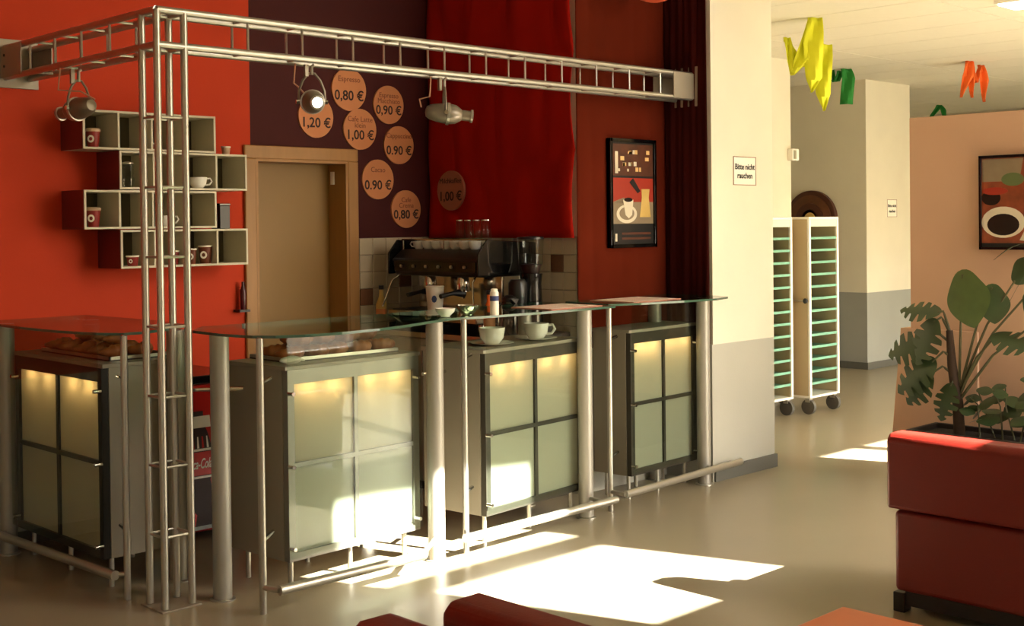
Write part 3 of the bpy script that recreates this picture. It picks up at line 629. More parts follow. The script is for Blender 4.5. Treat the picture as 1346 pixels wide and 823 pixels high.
def machine():
    z = .96; xa, xb = 4.98, 5.40; ya, yb = 5.29, 6.09
    t = thing('espresso_machine', 'black and chrome two group espresso machine in front of the tiles', 'coffee machine', (5.2, 5.7, z))
    for x in (xa+.04, xb-.04):
        for y in (ya+.06, yb-.06): obj('foot', lathe(new_bm(), (x, y, z), [(.02, 0), (.022, .03), (.016, .06)], 12), 'chrome', t, smooth=True)
    obj('base_tray', box(new_bm(), xa-.06, xb, ya, yb, z+.06, z+.12), 'chrome', t, bevel=.006)
    obj('drip_grid', box(new_bm(), xa-.05, xa+.16, ya+.03, yb-.03, z+.12, z+.126), 'black', t)
    obj('back_body', box(new_bm(), xa+.17, xb, ya+.02, yb-.02, z+.12, z+.40), 'chrome', t, bevel=.01)
    obj('head_body', prism(new_bm(), [(xa+.0, ya-.0, z+.33), (xb, ya, z+.33), (xb, ya, z+.49), (xa+.05, ya, z+.49), (xa-.03, ya, z+.43)], (0, yb-ya, 0)), 'black', t, bevel=.012)
    for y in (ya-.012, yb): obj('side_cheek', prism(new_bm(), [(xa-.05, y, z+.34), (xb+.01, y, z+.34), (xb+.01, y, z+.53), (xa+.02, y, z+.55), (xa-.05, y, z+.47)], (0, .012, 0)), 'black_gloss', t, bevel=.004)
    obj('control_strip', box(new_bm(), xa-.034, xa-.026, ya+.03, yb-.03, z+.36, z+.42), 'black_gloss', t)
    for k in range(6): obj('button', tube(new_bm(), [(xa-.036, ya+.12+k*.115, z+.39), (xa-.046, ya+.12+k*.115, z+.39)], .010, 10), 'steel', t)
    obj('cup_rail', tube(new_bm(), [(xa+.05, ya+.01, z+.55), (xa+.05, yb-.01, z+.55)], .006, 8), 'chrome', t)
    for k in range(3): obj('rail_post', tube(new_bm(), [(xa+.05, ya+.02+k*(yb-ya-.04)/2, z+.48), (xa+.05, ya+.02+k*(yb-ya-.04)/2, z+.55)], .005, 8), 'chrome', t)
    for y in (ya+.24, yb-.26):
        g = obj('group_head', lathe(new_bm(), (xa+.06, y, z+.24), [(.036, 0), (.04, .02), (.04, .06), (.03, .10)], 20), 'chrome', t, smooth=True)
        obj('portafilter', tube(new_bm(), [(xa+.06, y, z+.235), (xa-.02, y, z+.235), (xa-.12, y, z+.22)], [.03, .012, .014], 12), 'black', g, smooth=True)
        obj('spout', tube(new_bm(), [(xa+.06, y, z+.23), (xa+.06, y, z+.20)], .012, 8), 'chrome', g)
    for y, s in ((ya+.06, -1), (yb-.05, 1)): obj('steam_wand', tube(new_bm(), [(xa+.0, y, z+.34), (xa-.05, y+.02*s, z+.30), (xa-.09, y+.07*s, z+.14)], .006, 8), 'chrome', t, smooth=True)
    zt = z+.49
    for i in range(7):
        for j in range(3):
            o = mug(xa+.12+.10*j, yb-.09-.085*i, zt, .85, '%s espresso cup from the door in the %s row on the machine' % (ORD[i], ('front', 'middle', 'rear')[j]), ang=R(90+random.uniform(-40, 40)), grp='cups on the coffee machine', m='white_cer')
    for k in range(4):
        y = 5.40+k*.075; gt = thing('drinking_glass', '%s upturned clear glass from the right on the coffee machine' % ORD[k], 'glass', (5.11, y, zt+.055), 'glasses on the coffee machine')
        obj('glass_body', lathe(new_bm(), (5.11, y, zt+.055), [(.034, 0), (.032, .02), (.026, .115), (.022, .12), (.001, .12)], 18, cap=False), 'glass', gt, smooth=True); obj('glass_base', lathe(new_bm(), (5.11, y, zt+.172), [(.026, 0), (.026, .006), (.02, .008)], 18), 'bright', gt, smooth=True)
machine()
def grinder():
    x, y, z = 5.19, 5.15, .96
    t = thing('coffee_grinder', 'black coffee grinder with clear bean hopper right of the espresso machine', 'grinder', (x, y, z))
    obj('grinder_base', box(new_bm(), x-.10, x+.13, y-.085, y+.085, z, z+.05), 'black', t, bevel=.008)
    obj('grinder_body', lathe(new_bm(), (x+.04, y, z+.05), [(.075, 0), (.07, .10), (.062, .24), (.07, .30)], 20), 'black_gloss', t, smooth=True)
    obj('doser', lathe(new_bm(), (x-.07, y, z+.17), [(.04, 0), (.055, .02), (.055, .13), (.04, .15)], 20), 'black', t, smooth=True)
    obj('doser_spout', prism(new_bm(), [(x-.10, y-.03, z+.12), (x-.04, y-.03, z+.12), (x-.03, y-.03, z+.17), (x-.11, y-.03, z+.17)], (0, .06, 0)), 'black', t)
    obj('hopper', lathe(new_bm(), (x+.04, y, z+.35), [(.05, 0), (.072, .06), (.078, .20)], 20), 'glass', t, smooth=True)
    obj('beans', lathe(new_bm(), (x+.04, y, z+.352), [(.047, 0), (.066, .05), (.001, .055)], 20), 'cola', t, smooth=True)
    obj('hopper_lid', lathe(new_bm(), (x+.04, y, z+.55), [(.08, 0), (.08, .012), (.03, .018)], 20), 'black', t, smooth=True)
grinder()
def thermos():
    x, y, z = 5.0, 5.10, .96
    t = thing('thermos_jug', 'black thermos jug with spout beside the coffee grinder', 'jug', (x, y, z))
    obj('jug_body', lathe(new_bm(), (x, y, z), [(.058, 0), (.062, .01), (.062, .11), (.05, .17), (.038, .20)], 22), 'black_gloss', t, smooth=True)
    obj('jug_lid', lathe(new_bm(), (x, y, z+.20), [(.04, 0), (.042, .02), (.02, .035)], 20), 'black', t, smooth=True)
    obj('jug_handle', tube(new_bm(), [(x-.03, y+.04, z+.19), (x-.06, y+.08, z+.18), (x-.07, y+.09, z+.10), (x-.04, y+.055, z+.05)], .009, 8), 'black', t, smooth=True)
    obj('jug_spout', prism(new_bm(), [(x+.0, y-.06, z+.185), (x+.03, y-.05, z+.215), (x-.03, y-.05, z+.215)], (0, .04, 0)), 'black', t)
thermos()
def paper_tub(x, y, z, m, label, band):
    t = thing('paper_tub', label, 'tub', (x, y, z))
    obj('tub_body', lathe(new_bm(), (x, y, z), [(.042, 0), (.045, .004), (.055, .14)], 22), m, t, smooth=True); obj('tub_rim', lathe(new_bm(), (x, y, z+.14), [(.055, 0), (.058, .003), (.055, .006)], 22), 'paper', t, smooth=True)
    a = Vector((-.72, -.69, 0)); c = Vector((x, y, z+.07))+a*.0495
    obj('printed_mark', prism(new_bm(), [c+Vector((.69, -.72, 0))*.016*math.cos(k*math.pi/4)+Vector((0, 0, .022*math.sin(k*math.pi/4))) for k in range(8)], a*.004), band, t)
paper_tub(4.93, 5.66, 1.09, 'porcelain_pack', 'white paper tub with dark printed mark before the espresso machine', 'blue_print')
def syrup(x, y, z, m, label):
    t = thing('syrup_bottle', label, 'bottle', (x, y, z))
    obj('bottle_body', lathe(new_bm(), (x, y, z), [(.032, 0), (.034, .006), (.034, .15), (.014, .20), (.013, .24)], 18), m, t, smooth=True); obj('bottle_cap', lathe(new_bm(), (x, y, z+.24), [(.016, 0), (.016, .025)], 14), 'black', t, smooth=True)
    obj('bottle_label', lathe(new_bm(), (x, y, z+.05), [(.0345, 0), (.0345, .07)], 18), 'disc', t)
syrup(4.92, 5.18, .96, 'orange', 'orange bottle at the right of the espresso machine')
syrup(4.93, 6.17, .96, 'p_gold', 'golden bottle at the left of the espresso machine')
bowl(4.94, 5.40, 1.09, .045, 'chrome', 'small steel milk bowl on the drip tray')

# ------------------------------------------------------------------ refrigerator with printed door
def fridge():
    x0, x1, y0, y1, z1 = 3.03, 3.60, 5.70, 6.24, .80
    t = thing('drinks_refrigerator', 'low red refrigerator with cola bottle print behind the bar gap', 'refrigerator', (x0, y0, 0))
    obj('cabinet', box(new_bm(), x0, x1, y0+.03, y1, .03, z1), 'fridge_red', t, bevel=.008); obj('top_lid', box(new_bm(), x0-.01, x1+.01, y0-.01, YB-.014, z1, z1+.042), 'black_gloss', t, bevel=.004)
    for x in (x0+.05, x1-.05): obj('foot', tube(new_bm(), [(x, y0+.08, 0), (x, y0+.08, .03)], .02, 10), 'black', t)
    d = obj('door', box(new_bm(), x0+.005, x1-.005, y0, y0+.03, .04, z1-.005), 'fridge_red', t, bevel=.005)
    cx = 3.345; y = y0-.0015
    def flat(name, pts, m, dy=0): obj(name, prism(new_bm(), [(p[0], y-dy, p[1]) for p in pts], (0, .0012, 0)), m, d)
    flat('ice_print', [(x0+.02, .05), (x1-.02, .05), (x1-.02, .20), (x1-.12, .26), (cx, .16), (x0+.1, .24), (x0+.02, .2)], 'ice')
    prof = [(.075, .07), (.085, .10), (.085, .24), (.07, .30), (.085, .38), (.085, .46), (.06, .54), (.035, .60), (.032, .66)]
    flat('bottle_print', [(cx-r, z) for r, z in prof]+[(cx+r, z) for r, z in prof[::-1]], 'cola', .001)
    flat('label_print', [(cx-.087, .33), (cx+.087, .33), (cx+.087, .45), (cx-.087, .45)], 'red_print', .002)
    for z in (.315, .455): flat('label_stripe', [(cx-.087, z), (cx+.087, z), (cx+.087, z+.012), (cx-.087, z+.012)], 'white_print', .002)
    text_on('label_lettering', 'Coca-Cola', .058, 'white_print', (cx, y-.0035, .388), '-Y', d, shear=.35, bold=.0008).scale = (.62, 1.25, 1)
    flat('neck_label_print', [(cx-.075, .575), (cx+.075, .575), (cx+.07, .635), (cx-.07, .635)], 'white_print', .002)
    for k in range(5): flat('bottle_highlight', [(cx-.06+k*.028, .47), (cx-.048+k*.028, .47), (cx-.05+k*.026, .53), (cx-.056+k*.026, .53)], 'red_print' if k % 2 else 'white_print', .0025)
    flat('drop_print', [(cx-.07, .08), (cx-.02, .07), (cx-.01, .13), (cx-.05, .17)], 'red_print', .003)
fridge()

# ------------------------------------------------------------------ framed posters
def poster_coffee_bar():
    x0, x1, z0, z1 = 5.69, 6.125, 1.448, 2.11; y = YBR-.045
    t = thing('framed_poster', 'tall black framed poster with cup and golden pitcher beside the maroon cloth', 'poster', ((x0+x1)/2, y, z0))
    obj('backing', box(new_bm(), x0, x1, y, y+.02, z0, z1), 'p_black', t)
    bm = new_bm(); e = .022
    for b in ((x0, x1, z0, z0+e), (x0, x1, z1-e, z1), (x0, x0+e, z0, z1), (x1-e, x1, z0, z1)): box(bm, b[0], b[1], y-.012, y+.022, b[2], b[3])
    obj('picture_frame', bm, 'black_gloss', t, bevel=.002)
    F = lambda name, pts, m, d=.001: obj(name, prism(new_bm(), [(x0+p[0]*(x1-x0), y-d, z0+p[1]*(z1-z0)) for p in pts], (0, .001, 0)), m, t)
    Q = lambda a, b, c, d: [(a, c), (b, c), (b, d), (a, d)]
    F('upper_print', Q(.07, .94, .66, .95), 'p_wood'); F('middle_print', Q(.07, .94, .22, .64), 'p_red'); F('cloth_print', Q(.07, .94, .22, .42), 'p_cloth', .0015)
    F('cloth_print', [(.07, .42), (.30, .46), (.45, .42), (.45, .40)], 'p_cloth', .0015)
    random.seed(3)
    for k in range(16):
        a = random.uniform(.12, .82); b = random.choice((.70, .75, .80, .86)); F('light_print', Q(a, a+random.uniform(.03, .08), b, b+random.uniform(.02, .04)), 'p_light' if k % 3 else 'p_white', .002)
    F('glass_print', Q(.12, .18, .68, .88), 'p_white', .002)
    ell = lambda cx, cz, a, b, n=22: [(cx+a*math.cos(2*math.pi*k/n), cz+b*math.sin(2*math.pi*k/n)) for k in range(n)]
    F('saucer_print', ell(.36, .31, .22, .085), 'p_white', .002); F('saucer_shadow_print', ell(.36, .315, .16, .06), 'p_cloth', .0025); F('cup_print', [(.28, .44), (.50, .44), (.47, .30), (.40, .27), (.33, .30)], 'p_white', .003); F('crema_print', ell(.39, .44, .09, .02), 'p_coffee', .0035)
    F('pitcher_print', [(.64, .28), (.88, .28), (.84, .46), (.86, .54), (.68, .54), (.69, .46)], 'p_gold', .003); F('arm_print', [(.42, .60), (.50, .64), (.66, .52), (.60, .50)], 'p_black', .0025)
    for k in range(2): F('caption_print', Q(.25, .88, .075+k*.045, .095+k*.045), 'p_wood', .002)
    F('mark_print', Q(.11, .15, .06, .13), 'p_white', .002)
poster_coffee_bar()
XP = 7.5
def poster_cup():
    y0, y1, z0, z1 = 2.98, 3.478, 1.41, 1.985; x = XP-.03
    t = thing('framed_poster', 'black framed poster of a white coffee cup on the beige partition', 'poster', (x, (y0+y1)/2, z0))
    obj('backing', box(new_bm(), x, x+.018, y0, y1, z0, z1), 'p_black', t)
    bm = new_bm(); e = .016
    for b in ((y0, y1, z0, z0+e), (y0, y1, z1-e, z1), (y0, y0+e, z0, z1), (y1-e, y1, z0, z1)): box(bm, x-.012, x+.02, b[0], b[1], b[2], b[3])
    obj('picture_frame', bm, 'black_gloss', t, bevel=.002)
    F = lambda name, pts, m, d=.001: obj(name, prism(new_bm(), [(x-d, y1-p[0]*(y1-y0), z0+p[1]*(z1-z0)) for p in pts], (.001, 0, 0)), m, t)
    ell = lambda cx, cz, a, b, n=26: [(cx+a*math.cos(2*math.pi*k/n), cz+b*math.sin(2*math.pi*k/n)) for k in range(n)]
    F('photo_print', [(.03, .03), (.97, .03), (.97, .97), (.03, .97)], 'p_mix')
    F('stripe_print', [(.04, .72), (.5, .72), (.55, .96), (.04, .96)], 'p_cloth', .0015); F('leaf_print', ell(.42, .74, .14, .07), 'p_green', .002); F('flame_print', ell(.2, .62, .16, .04), 'p_red', .002); F('shadow_print', ell(.15, .55, .12, .08), 'p_coffee', .0018)
    F('cup_print', ell(.30, .29, .27, .165), 'p_white', .0025); F('coffee_print', ell(.30, .265, .20, .115), 'p_coffee', .003); F('saucer_print', [(.5, .1), (.9, .06), (.9, .16), (.56, .2)], 'p_white', .0022)
    F('bottom_print', [(.03, .03), (.97, .03), (.97, .07), (.03, .07)], 'p_black', .0024)
def notice(pos, w, h, label, s):
    x, y, z = pos; t = thing('notice_sign', label, 'sign', pos)
    obj('sheet', box(new_bm(), x-w/2, x+w/2, y-.004, y, z-h/2, z+h/2), 'paper', t)
    bm = new_bm(); e = .004*s
    for b in ((-w/2, w/2, -h/2, -h/2+e), (-w/2, w/2, h/2-e, h/2), (-w/2, -w/2+e, -h/2, h/2), (w/2-e, w/2, -h/2, h/2)): box(bm, x+b[0], x+b[1], y-.006, y-.004, z+b[2], z+b[3])
    obj('border', bm, 'ink_soft', t)
    text_on('lettering', 'Bitte nicht', .052*w/.25, 'ink_black', (x, y-.0055, z+h*.14), '-Y', t, bold=.0008); text_on('lettering', 'rauchen', .052*w/.25, 'ink_black', (x, y-.0055, z-h*.17), '-Y', t, bold=.0008)
notice((6.625, 4.62, 1.918), .245, .18, 'white no smoking notice on the bright pillar', 1)
notice((12.64, 6.88, 1.725), .21, .19, 'small no smoking notice on the far white wall', 1)

# thermostat box on the corridor wall corner
t = thing('wall_sensor', 'small white sensor box at the corridor wall corner', 'sensor', (10.1, 6.5, 2.2))
obj('housing', box(new_bm(), 10.04, 10.15, 6.46, 6.52, 2.16, 2.27), 'white_metal', t, bevel=.008); obj('sensor_lens', box(new_bm(), 10.055, 10.09, 6.452, 6.46, 2.175, 2.255), 'vent', t)

# arched board in the alcove ----------------------------------------
def arch():
    yc, zc, r = 7.53, 1.62, .31; x = 12.0-.0
    t = thing('arched_board', 'dark brown arched wooden board on the alcove wall behind the trolleys', 'sign', (12.08, yc, .98))
    def outline(rr, zb): return [(yc+rr*math.cos(math.pi*k/24), zc+rr*math.sin(math.pi*k/24)) for k in range(25)]+[(yc-rr, zb), (yc+rr, zb)]
    obj('board', prism(new_bm(), [(12.04, y, z) for y, z in outline(r, .98)], (.058, 0, 0)), 'wood_dark', t, bevel=.006)
    obj('painted_field', prism(new_bm(), [(12.03, y, z) for y, z in outline(r-.05, 1.03)], (.012, 0, 0)), 'arch_in', t)
    obj('centre_ring', lathe(new_bm(), (12.03, yc, zc), [(.17, 0), (.17, .01), (.10, .012), (.10, 0)], 30, (-1, 0, 0)), 'wood_dark', t)
    obj('centre_rosette', lathe(new_bm(), (12.03, yc, zc), [(.07, 0), (.06, .012), (.01, .016)], 24, (-1, 0, 0)), 'p_gold', t, smooth=True)
arch()

# tray trolleys -----------------------------------------------------
def trolley(x0, y0, label):
    w, dp, z0, z1 = .46, .60, .155, 1.61; x1, y1 = x0+w, y0+dp
    t = thing('tray_trolley', label, 'trolley', (x0, y0, 0), 'tray trolleys')
    for x in (x0, x1-.025): obj('side_panel', box(new_bm(), x, x+.025, y0+.02, y1, z0, z1), 'cream', t)
    obj('top_panel', box(new_bm(), x0, x1, y0, y1, z1, z1+.02), 'white_metal', t, bevel=.004); obj('bottom_panel', box(new_bm(), x0, x1, y0, y1, z0-.02, z0), 'white_metal', t, bevel=.004)
    for x in (x0, x1-.03): obj('front_upright', box(new_bm(), x, x+.03, y0, y0+.02, z0, z1), 'white_metal', t, bevel=.004)
    obj('header_board', box(new_bm(), x0+.03, x1-.03, y0+.004, y0+.014, z1-.06, z1), 'tray_pale', t)
    tm_ = new_bm(); box(tm_, x0+.028, x1-.028, y0+.01, y1-.03, 0, .006); box(tm_, x0+.028, x1-.028, y0+.006, y0+.014, 0, .02); box(tm_, x0+.028, x1-.028, y1-.04, y1-.03, 0, .02)
    bmesh.ops.translate(tm_, verts=tm_.verts, vec=(-x0, -y0, 0)); tme = mesh_of('tray', tm_, 'tray')
    rm = new_bm(); box(rm, -.028, .0, .02, dp-.04, -.012, 0); rme = mesh_of('runner', rm, 'white_metal')
    for k in range(13): piece('tray', tme, (x0, y0, z0+.09+k*.100), t)
    obj('back_stop', box(new_bm(), x0+.025, x1-.025, y1-.02, y1-.01, .7, .74), 'white_metal', t)
    obj('handle_knob', lathe(new_bm(), (x0-.002, y0+.03, .94), [(.018, 0), (.022, .02), (.015, .03)], 14, (-1, 0, 0)), 'black', t, smooth=True)
    obj('handle_bar', tube(new_bm(), [(x0-.02, y0+.03, .94), (x0-.02, y0+.25, .94)], .008, 8), 'steel', t)
    for x in (x0+.04, x1-.04):
        for y in (y0+.04, y1-.06):
            c = obj('caster', tube(new_bm(), [(x-.016, y, .062), (x+.016, y, .062)], .062, 20), 'caster', t, smooth=True)
            obj('caster_fork', box(new_bm(), x-.024, x+.024, y-.02, y+.02, .10, z0-.02), 'steel', c)
trolley(8.965, 5.62, 'tray trolley nearer the far wall with its cream side showing')
trolley(8.415, 5.72, 'tray trolley partly hidden behind the white pillar')
t = thing('orange_board', 'narrow orange board edge peeking out behind the white pillar', 'board', (7.28, 4.95, 0))
obj('board_panel', box(new_bm(), 7.0, 7.31, 4.93, 4.955, .02, .62), 'orange_board', t, bevel=.003); obj('board_foot', box(new_bm(), 7.0, 7.31, 4.90, 4.985, 0, .02), 'orange_board', t)

# ------------------------------------------------------------------ partition, posters, planter
def partition():
    t = thing('partition_screen', 'beige free standing partition behind the potted plants', 'partition', (XP, 3.0, 0))
    obj('screen_panel', box(new_bm(), XP, XP+.07, 1.9, 3.955, .02, 2.252), 'tan', t, bevel=.004)
    obj('low_wing', prism(new_bm(), [(XP-.02, 3.5, 0), (XP-.02, 4.10, 0), (XP-.02, 4.015, .90), (XP-.02, 3.5, .90)], (.11, 0, 0)), 'tan', t, bevel=.004)
partition()
poster_cup()
def planter():
    t = thing('planter_box', 'long dark planter box behind the red armchair', 'planter', (7.2, 3.2, 0)); x0, x1, y0, y1, z1 = 6.98, 7.36, 2.3, 3.72, .335
    bm = new_bm(); w = .025
    for b in ((x0, x1, y0, y0+w), (x0, x1, y1-w, y1), (x0, x0+w, y0+w, y1-w), (x1-w, x1, y0+w, y1-w)): box(bm, *b, 0, z1)
    box(bm, x0+w, x1-w, y0+w, y1-w, 0, .05); obj('box_shell', bm, 'planter', t, bevel=.004)
    obj('soil', box(new_bm(), x0+w, x1-w, y0+w, y1-w, .05, z1-.03), 'soil', t)
planter()
def monstera_leaf(cuts=4, s=1.0):
    """heart shaped leaf in the XY plane, stalk at origin, tip along +Y, with slits"""
    bm = new_bm(); left = []
    n = 28
    for k in range(n+1):
        f_ = k/n; a = math.pi*f_; r = .5*math.sin(a)**.75
        x = r*(1.05-.25*f_); y = f_*1.08-.12*math.exp(-((f_-.05)/.12)**2)
        if cuts and .22 < f_ < .9 and math.sin(f_*cuts*2*math.pi) > .45: x *= .38
        left.append((x, y))
    mid = [(0, f_/n*1.08-(.0 if f_ else -.05)) for f_ in range(n+1)]
    for sgn in (1, -1):
        prev = None
        for (x, y), (mx, my) in zip(left, mid):
            row = [bm.verts.new(Vector((sgn*x*q, (my*(1-q)+y*q), -.22*(x*q)**2-.10*((my*(1-q)+y*q))**2))*s) for q in (0, .5, 1)]
            if prev:
                for i in range(2): bm.faces.new((prev[i], prev[i+1], row[i+1], row[i]))
            prev = row
    bmesh.ops.remove_doubles(bm, verts=bm.verts, dist=1e-5)
    return bm
def leaf_at(parent, me, base, direction, normal, size, stalk_from=None, roll=0):
    d = Vector(direction).normalized(); n = Vector(normal); n = (n-d*n.dot(d)).normalized(); x = d.cross(n)
    o = bpy.data.objects.new('leaf', me); COL.objects.link(o); o.parent = parent
    m = Matrix((x, d, n)).transposed().to_4x4(); m = m @ Matrix.Diagonal((size, size, size, 1)); m.translation = Vector(base)-ORIG[parent.name]; o.matrix_local = m
    if stalk_from is not None:
        a = Vector(stalk_from); b = Vector(base); mid = (a+b)/2+Vector((0, 0, .06))
        obj('leaf_stalk', tube(new_bm(), [a, a*.6+b*.4+Vector((0, 0, .05)), mid, b], [.009, .008, .007, .006], 6), 'stem', parent, smooth=True)
def leaf_mesh(name, bm, m):
    me = mesh_of(name, bm, m)
    for p in me.polygons: p.use_smooth = True
    return me
def plants():
    big = leaf_mesh('monstera_leaf', monstera_leaf(5), 'leaf'); plain = leaf_mesh('broad_leaf', monstera_leaf(0), 'leaf_light'); dk = leaf_mesh('broad_leaf_dark', monstera_leaf(0), 'leaf')
    X = 7.17
    t = thing('monstera_plant', 'tall monstera with split dark leaves in the planter', 'plant', (X, 3.5, .30))
    obj('trunk', tube(new_bm(), [(X, 3.47, .29), (X, 3.48, .5), (X-.01, 3.51, .72), (X, 3.53, .93)], [.034, .032, .028, .02], 10), 'trunk', t, smooth=True)
    out = Vector((-1, 0, .25))
    leaf_at(t, big, (X-.06, 3.60, .98), (-.25, .35, -.9), (-1, .25, .3), .26, (X, 3.53, .92))
    leaf_at(t, big, (X-.06, 3.66, .86), (-.1, .9, -.35), (-1, .15, .4), .24, (X, 3.52, .85))
    leaf_at(t, big, (X-.08, 3.60, .74), (-.2, .75, -.65), (-.9, .1, .5), .27, (X, 3.5, .75))
    leaf_at(t, big, (X-.08, 3.62, .66), (-.1, .6, -.75), (-.9, -.1, .5), .22, (X, 3.49, .65))
    leaf_at(t, big, (X-.05, 3.50, .60), (-.3, .2, -.9), (-1, .2, .3), .20, (X, 3.49, .55))
    leaf_at(t, big, (X-.05, 3.58, 1.04), (-.1, .95, .1), (-.6, 0, .9), .22, (X, 3.53, .93))
    leaf_at(t, plain, (X-.03, 3.43, 1.27), (-.2, -.25, -.95), (-1, .1, .2), .30, (X, 3.47, .62))
    leaf_at(t, dk, (X-.03, 3.25, 1.20), (-.1, -.1, -1), (-1, -.3, .2), .20, (X, 3.46, .60))
    leaf_at(t, dk, (X-.02, 3.12, 1.24), (-.1, -.5, .5), (-1, -.2, .3), .17, (X, 3.46, .60))
    leaf_at(t, dk, (X-.02, 3.05, 1.16), (-.1, -.6, -.7), (-1, 0, .3), .16, (X, 3.46, .58))
    leaf_at(t, big, (X-.05, 3.22, .92), (-.2, -.85, -.2), (-.5, 0, .9), .24, (X, 3.48, .52))
    leaf_at(t, big, (X-.05, 3.02, .98), (-.1, -.9, .1), (-.6, 0, .8), .24, (X, 3.48, .50))
    t2 = thing('leafy_plant', 'bushy thin stemmed plant at the right end of the planter', 'plant', (X, 3.05, .30))
    random.seed(11)
    sm_ = leaf_mesh('small_leaf', monstera_leaf(0), 'leaf')
    for k in range(9):
        y = 2.85+.06*k; top = Vector((X+random.uniform(-.08, .08), y+random.uniform(-.12, .12), .62+random.uniform(-.1, .22)))
        obj('stem', tube(new_bm(), [(X+random.uniform(-.05, .05), y, .29), (X, (y+top.y)/2, .5), top], [.006, .005, .004], 6), 'stem', t2, smooth=True)
        for q in range(4):
            b = Vector((X, y, .3)).lerp(top, .45+.18*q); a = random.uniform(0, 6.28)
            leaf_at(t2, sm_, b, (math.cos(a)*.7-.2, math.sin(a), random.uniform(-.4, .3)), (-.6, 0, .8), random.uniform(.07, .12))
    t3 = thing('palm_plant', 'arching narrow leaved plant reaching in at the right edge', 'plant', (7.1, 2.75, .30))
    obj('trunk', tube(new_bm(), [(7.1, 2.78, .29), (7.1, 2.80, .8), (7.1, 2.85, 1.35)], [.018, .014, .01], 8), 'trunk', t3, smooth=True)
    def blade(b, e, w):
        b, e = Vector(b), Vector(e); s = Vector((0, 0, 1)).cross(e-b).normalized()
        def fn(u, v): return b.lerp(e, u)+Vector((0, 0, .10*math.sin(math.pi*u)))+s*(v-.5)*w*math.sin(math.pi*(.08+.9*u))
        obj('leaf', grid(new_bm(), fn, 10, 2), 'leaf', t3, smooth=True, solid=.002)
    for e in ((7.05, 3.20, 1.36), (7.0, 3.1, 1.1), (7.15, 2.5, 1.5), (6.9, 2.6, 1.4), (7.2, 3.0, 1.6)): blade((7.1, 2.85, 1.35), e, .05)
plants()

# ------------------------------------------------------------------ armchairs and table
def armchair(x, y0, y1, face, label, dz=0, k=1.0):
    """back surface at x; face=+1: sits towards +X"""
    t = thing('armchair', label, 'armchair', (x, (y0+y1)/2, 0), 'red vinyl armchairs'); s = face
    B = lambda a, b: (x+min(s*a, s*b), x+max(s*a, s*b))
    obj('plinth', box(new_bm(), *B(.06, .62), y0+.05, y1-.05, .03, .09), 'plinth', t)
    for a in (.05, .58):
        for y in (y0+.0, y1-.05): obj('foot', box(new_bm(), *B(a, a+.06), y, y+.05, 0, .08), 'black', t, bevel=.004)
    obj('body', box(new_bm(), *B(.035, .66), y0+.015, y1-.015, .09, .42), 'red_vinyl', t, bevel=.02, seg=3)
    obj('backrest', prism(new_bm(), [(x, y0, .43), (x+s*.20, y0, .43), (x+s*.16, y0, .70), (x+s*.11, y0, .735), (x+s*.025, y0, .735), (x-s*.0, y0, .71)], (0, y1-y0, 0)), 'red_vinyl', t, bevel=.015, seg=3)
    obj('back_cushion', box(new_bm(), *B(.19, .27), y0+.08, y1-.08, .43, .62), 'red_vinyl', t, bevel=.03, seg=3)
    obj('seat_cushion', box(new_bm(), *B(.24, .67), y0+.08, y1-.08, .40, .47), 'red_vinyl', t, bevel=.025, seg=3)
    for a, b in ((y0, y0+.085), (y1-.085, y1)): obj('armrest', box(new_bm(), *B(.19, .66), a, b,   .40, .52), 'red_vinyl', t, bevel=.02, seg=3)
armchair(4.64, 1.92, 2.56, 1, 'red vinyl armchair seen from behind at the right')
armchair(1.89, 1.53, 2.165, 1, 'right one of two red armchair backs in the near foreground')
armchair(1.79, 1.56, 2.20, -1, 'left one of two red armchair backs in the near foreground')
def table():
    x0, x1, y0, y1, z = 2.72, 3.31, 1.35, 1.97, .45
    t = thing('coffee_table', 'low orange square table at the lower right corner', 'table', ((x0+x1)/2, (y0+y1)/2, 0))
    obj('table_top', box(new_bm(), x0, x1, y0, y1, z-.03, z), 'orange_top', t, bevel=.006, seg=3)
    for x in (x0+.03, x1-.08):
        for y in (y0+.03, y1-.08): obj('leg', box(new_bm(), x, x+.05, y, y+.05, 0, z-.03), 'plinth', t, bevel=.003)
    bm = new_bm(); box(bm, x0+.04, x1-.04, y0+.04, y0+.06, z-.09, z-.03); box(bm, x0+.04, x1-.04, y1-.06, y1-.04, z-.09, z-.03); obj('apron', bm, 'plinth', t)
table()

# ------------------------------------------------------------------ ceiling decorations
def crepe(strips, m, label, org):
    """each strip: list of (u, z, half width) swept in a vertical plane facing the seating, with a little depth wave"""
    t = thing('crepe_garland', label, 'decoration', (org[0], org[1], CZ))
    U = Vector((.712, -.702, 0)); N = Vector((.702, .712, 0))
    for k, s in enumerate(strips):
        bm = new_bm(); prev = None
        # subdivide
        pts = []
        for (a, b) in zip(s, s[1:]):
            for q in range(5): pts.append(tuple(a[i]*(1-q/5)+b[i]*q/5 for i in range(3)))
        pts.append(s[-1])
        for i, (u, z, w) in enumerate(pts):
            row = []
            for q in range(5):
                c = q/4*2-1
                row.append(bm.verts.new(Vector((org[0], org[1], 0))+U*(u+c*w*1.2)+N*(.03*k+.025*math.sin(3.1*c+i*.5))+Vector((0, 0, z))))
            if prev:
                for q in range(4): bm.faces.new((prev[q], prev[q+1], row[q+1], row[q]))
            prev = row
        obj('crepe_strip', bm, m, t, smooth=True, solid=.003)
def pxs(x0, y0, depth, lst):
    """sizes measured on the photo, turned into metres at the decoration's own distance"""
    k = depth/1650
    return [[((u-x0)*k, CZ-(v-y0)*k, w*k) for u, v, w in s] for s in lst]
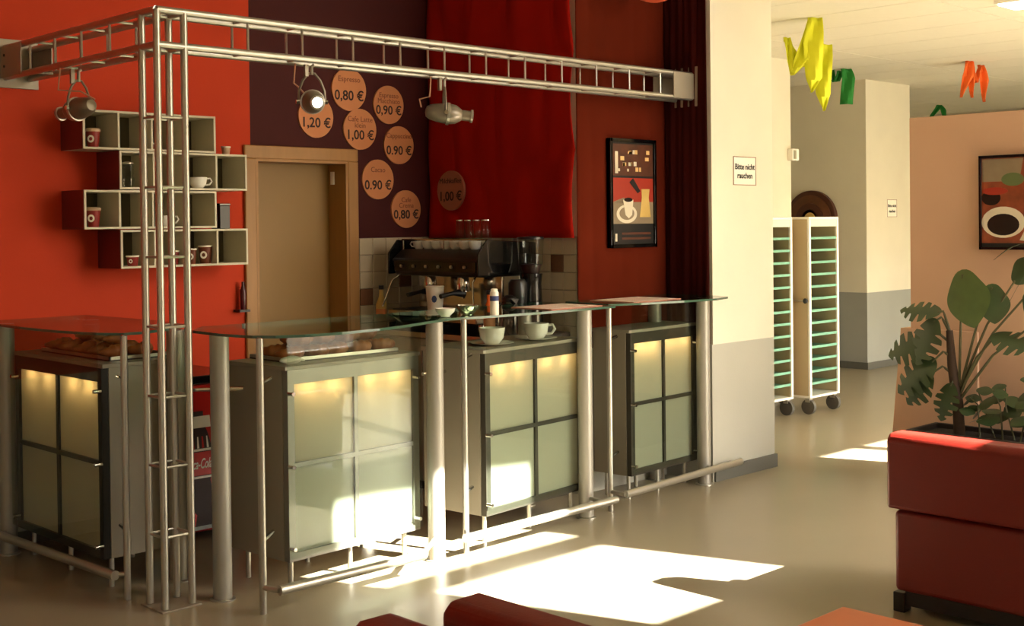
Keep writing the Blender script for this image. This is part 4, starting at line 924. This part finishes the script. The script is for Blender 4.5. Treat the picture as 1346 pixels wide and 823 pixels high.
crepe(pxs(1072, 22, 9.3, [[(1071, 22, 8), (1068, 55, 11), (1070, 100, 9), (1065, 120, 1)], [(1071, 24, 7), (1055, 75, 9), (1043, 95, 3)], [(1036, 46, 4), (1040, 70, 4), (1044, 96, 2), (1056, 70, 7)], [(1089, 55, 7), (1084, 90, 10), (1086, 120, 8), (1085, 143, 1)], [(1037, 48, 3), (1050, 72, 4), (1064, 84, 5)], [(1074, 60, 6), (1078, 85, 6), (1083, 105, 6)]]), 'yellow', 'bright yellow crepe garland hanging from the corridor ceiling', (8.14, 5.03))
crepe(pxs(1108, 92, 12.6, [[(1111, 92, 6), (1114, 105, 7), (1112, 138, 7)], [(1105, 94, 4), (1100, 108, 3), (1096, 106, 3)], [(1095, 90, 2), (1097, 108, 2)], [(1080, 108, 2), (1079, 120, 2), (1082, 130, 1)]]), 'green', 'dark green crepe garland behind the yellow one', (11.1, 6.55))
crepe(pxs(1275, 80, 11.9, [[(1274, 79, 4), (1272, 100, 6), (1264, 128, 1)], [(1277, 80, 4), (1278, 105, 4), (1280, 128, 1)], [(1278, 84, 2), (1285, 108, 3), (1293, 86, 2)], [(1294, 84, 4), (1298, 105, 5), (1299, 133, 1)]]), 'orange', 'orange crepe garland hanging above the beige partition', (11.5, 5.44))
crepe(pxs(1235, 138, 16.5, [[(1235, 138, 3), (1230, 146, 3), (1224, 155, 2)], [(1236, 138, 3), (1241, 145, 3), (1244, 153, 2)]]), 'green', 'green crepe garland half hidden behind the partition top', (15.6, 7.8))
def lantern():
    c = Vector((5.72, 4.60, 3.075)); t = thing('paper_lantern', 'round orange paper lantern cut off by the top edge', 'lantern', (c.x, c.y, 3.1)); r = .2
    obj('lantern_shade', lathe(new_bm(), c, [(.03, -r*.98)]+[(r*math.cos(R(a))*(1+.012*(i % 2)), r*math.sin(R(a))) for i, a in enumerate(range(-78, 80, 6))]+[(.03, r*.98)], 28), 'lantern', t, smooth=True)
    obj('hanging_wire', tube(new_bm(), [c+Vector((0, 0, r)), (c.x, c.y, HZ)], .003, 6), 'black', t)
lantern()
t = thing('ceiling_light', 'flat white ceiling light at the upper right corner', 'light', (8.55, 3.4, CZ))
obj('housing', box(new_bm(), 8.40, 8.72, 2.6, 3.80, CZ-.035, CZ), 'white_metal', t); obj('diffuser', box(new_bm(), 8.42, 8.70, 2.62, 3.78, CZ-.045, CZ-.035), 'ceil_lamp', t)
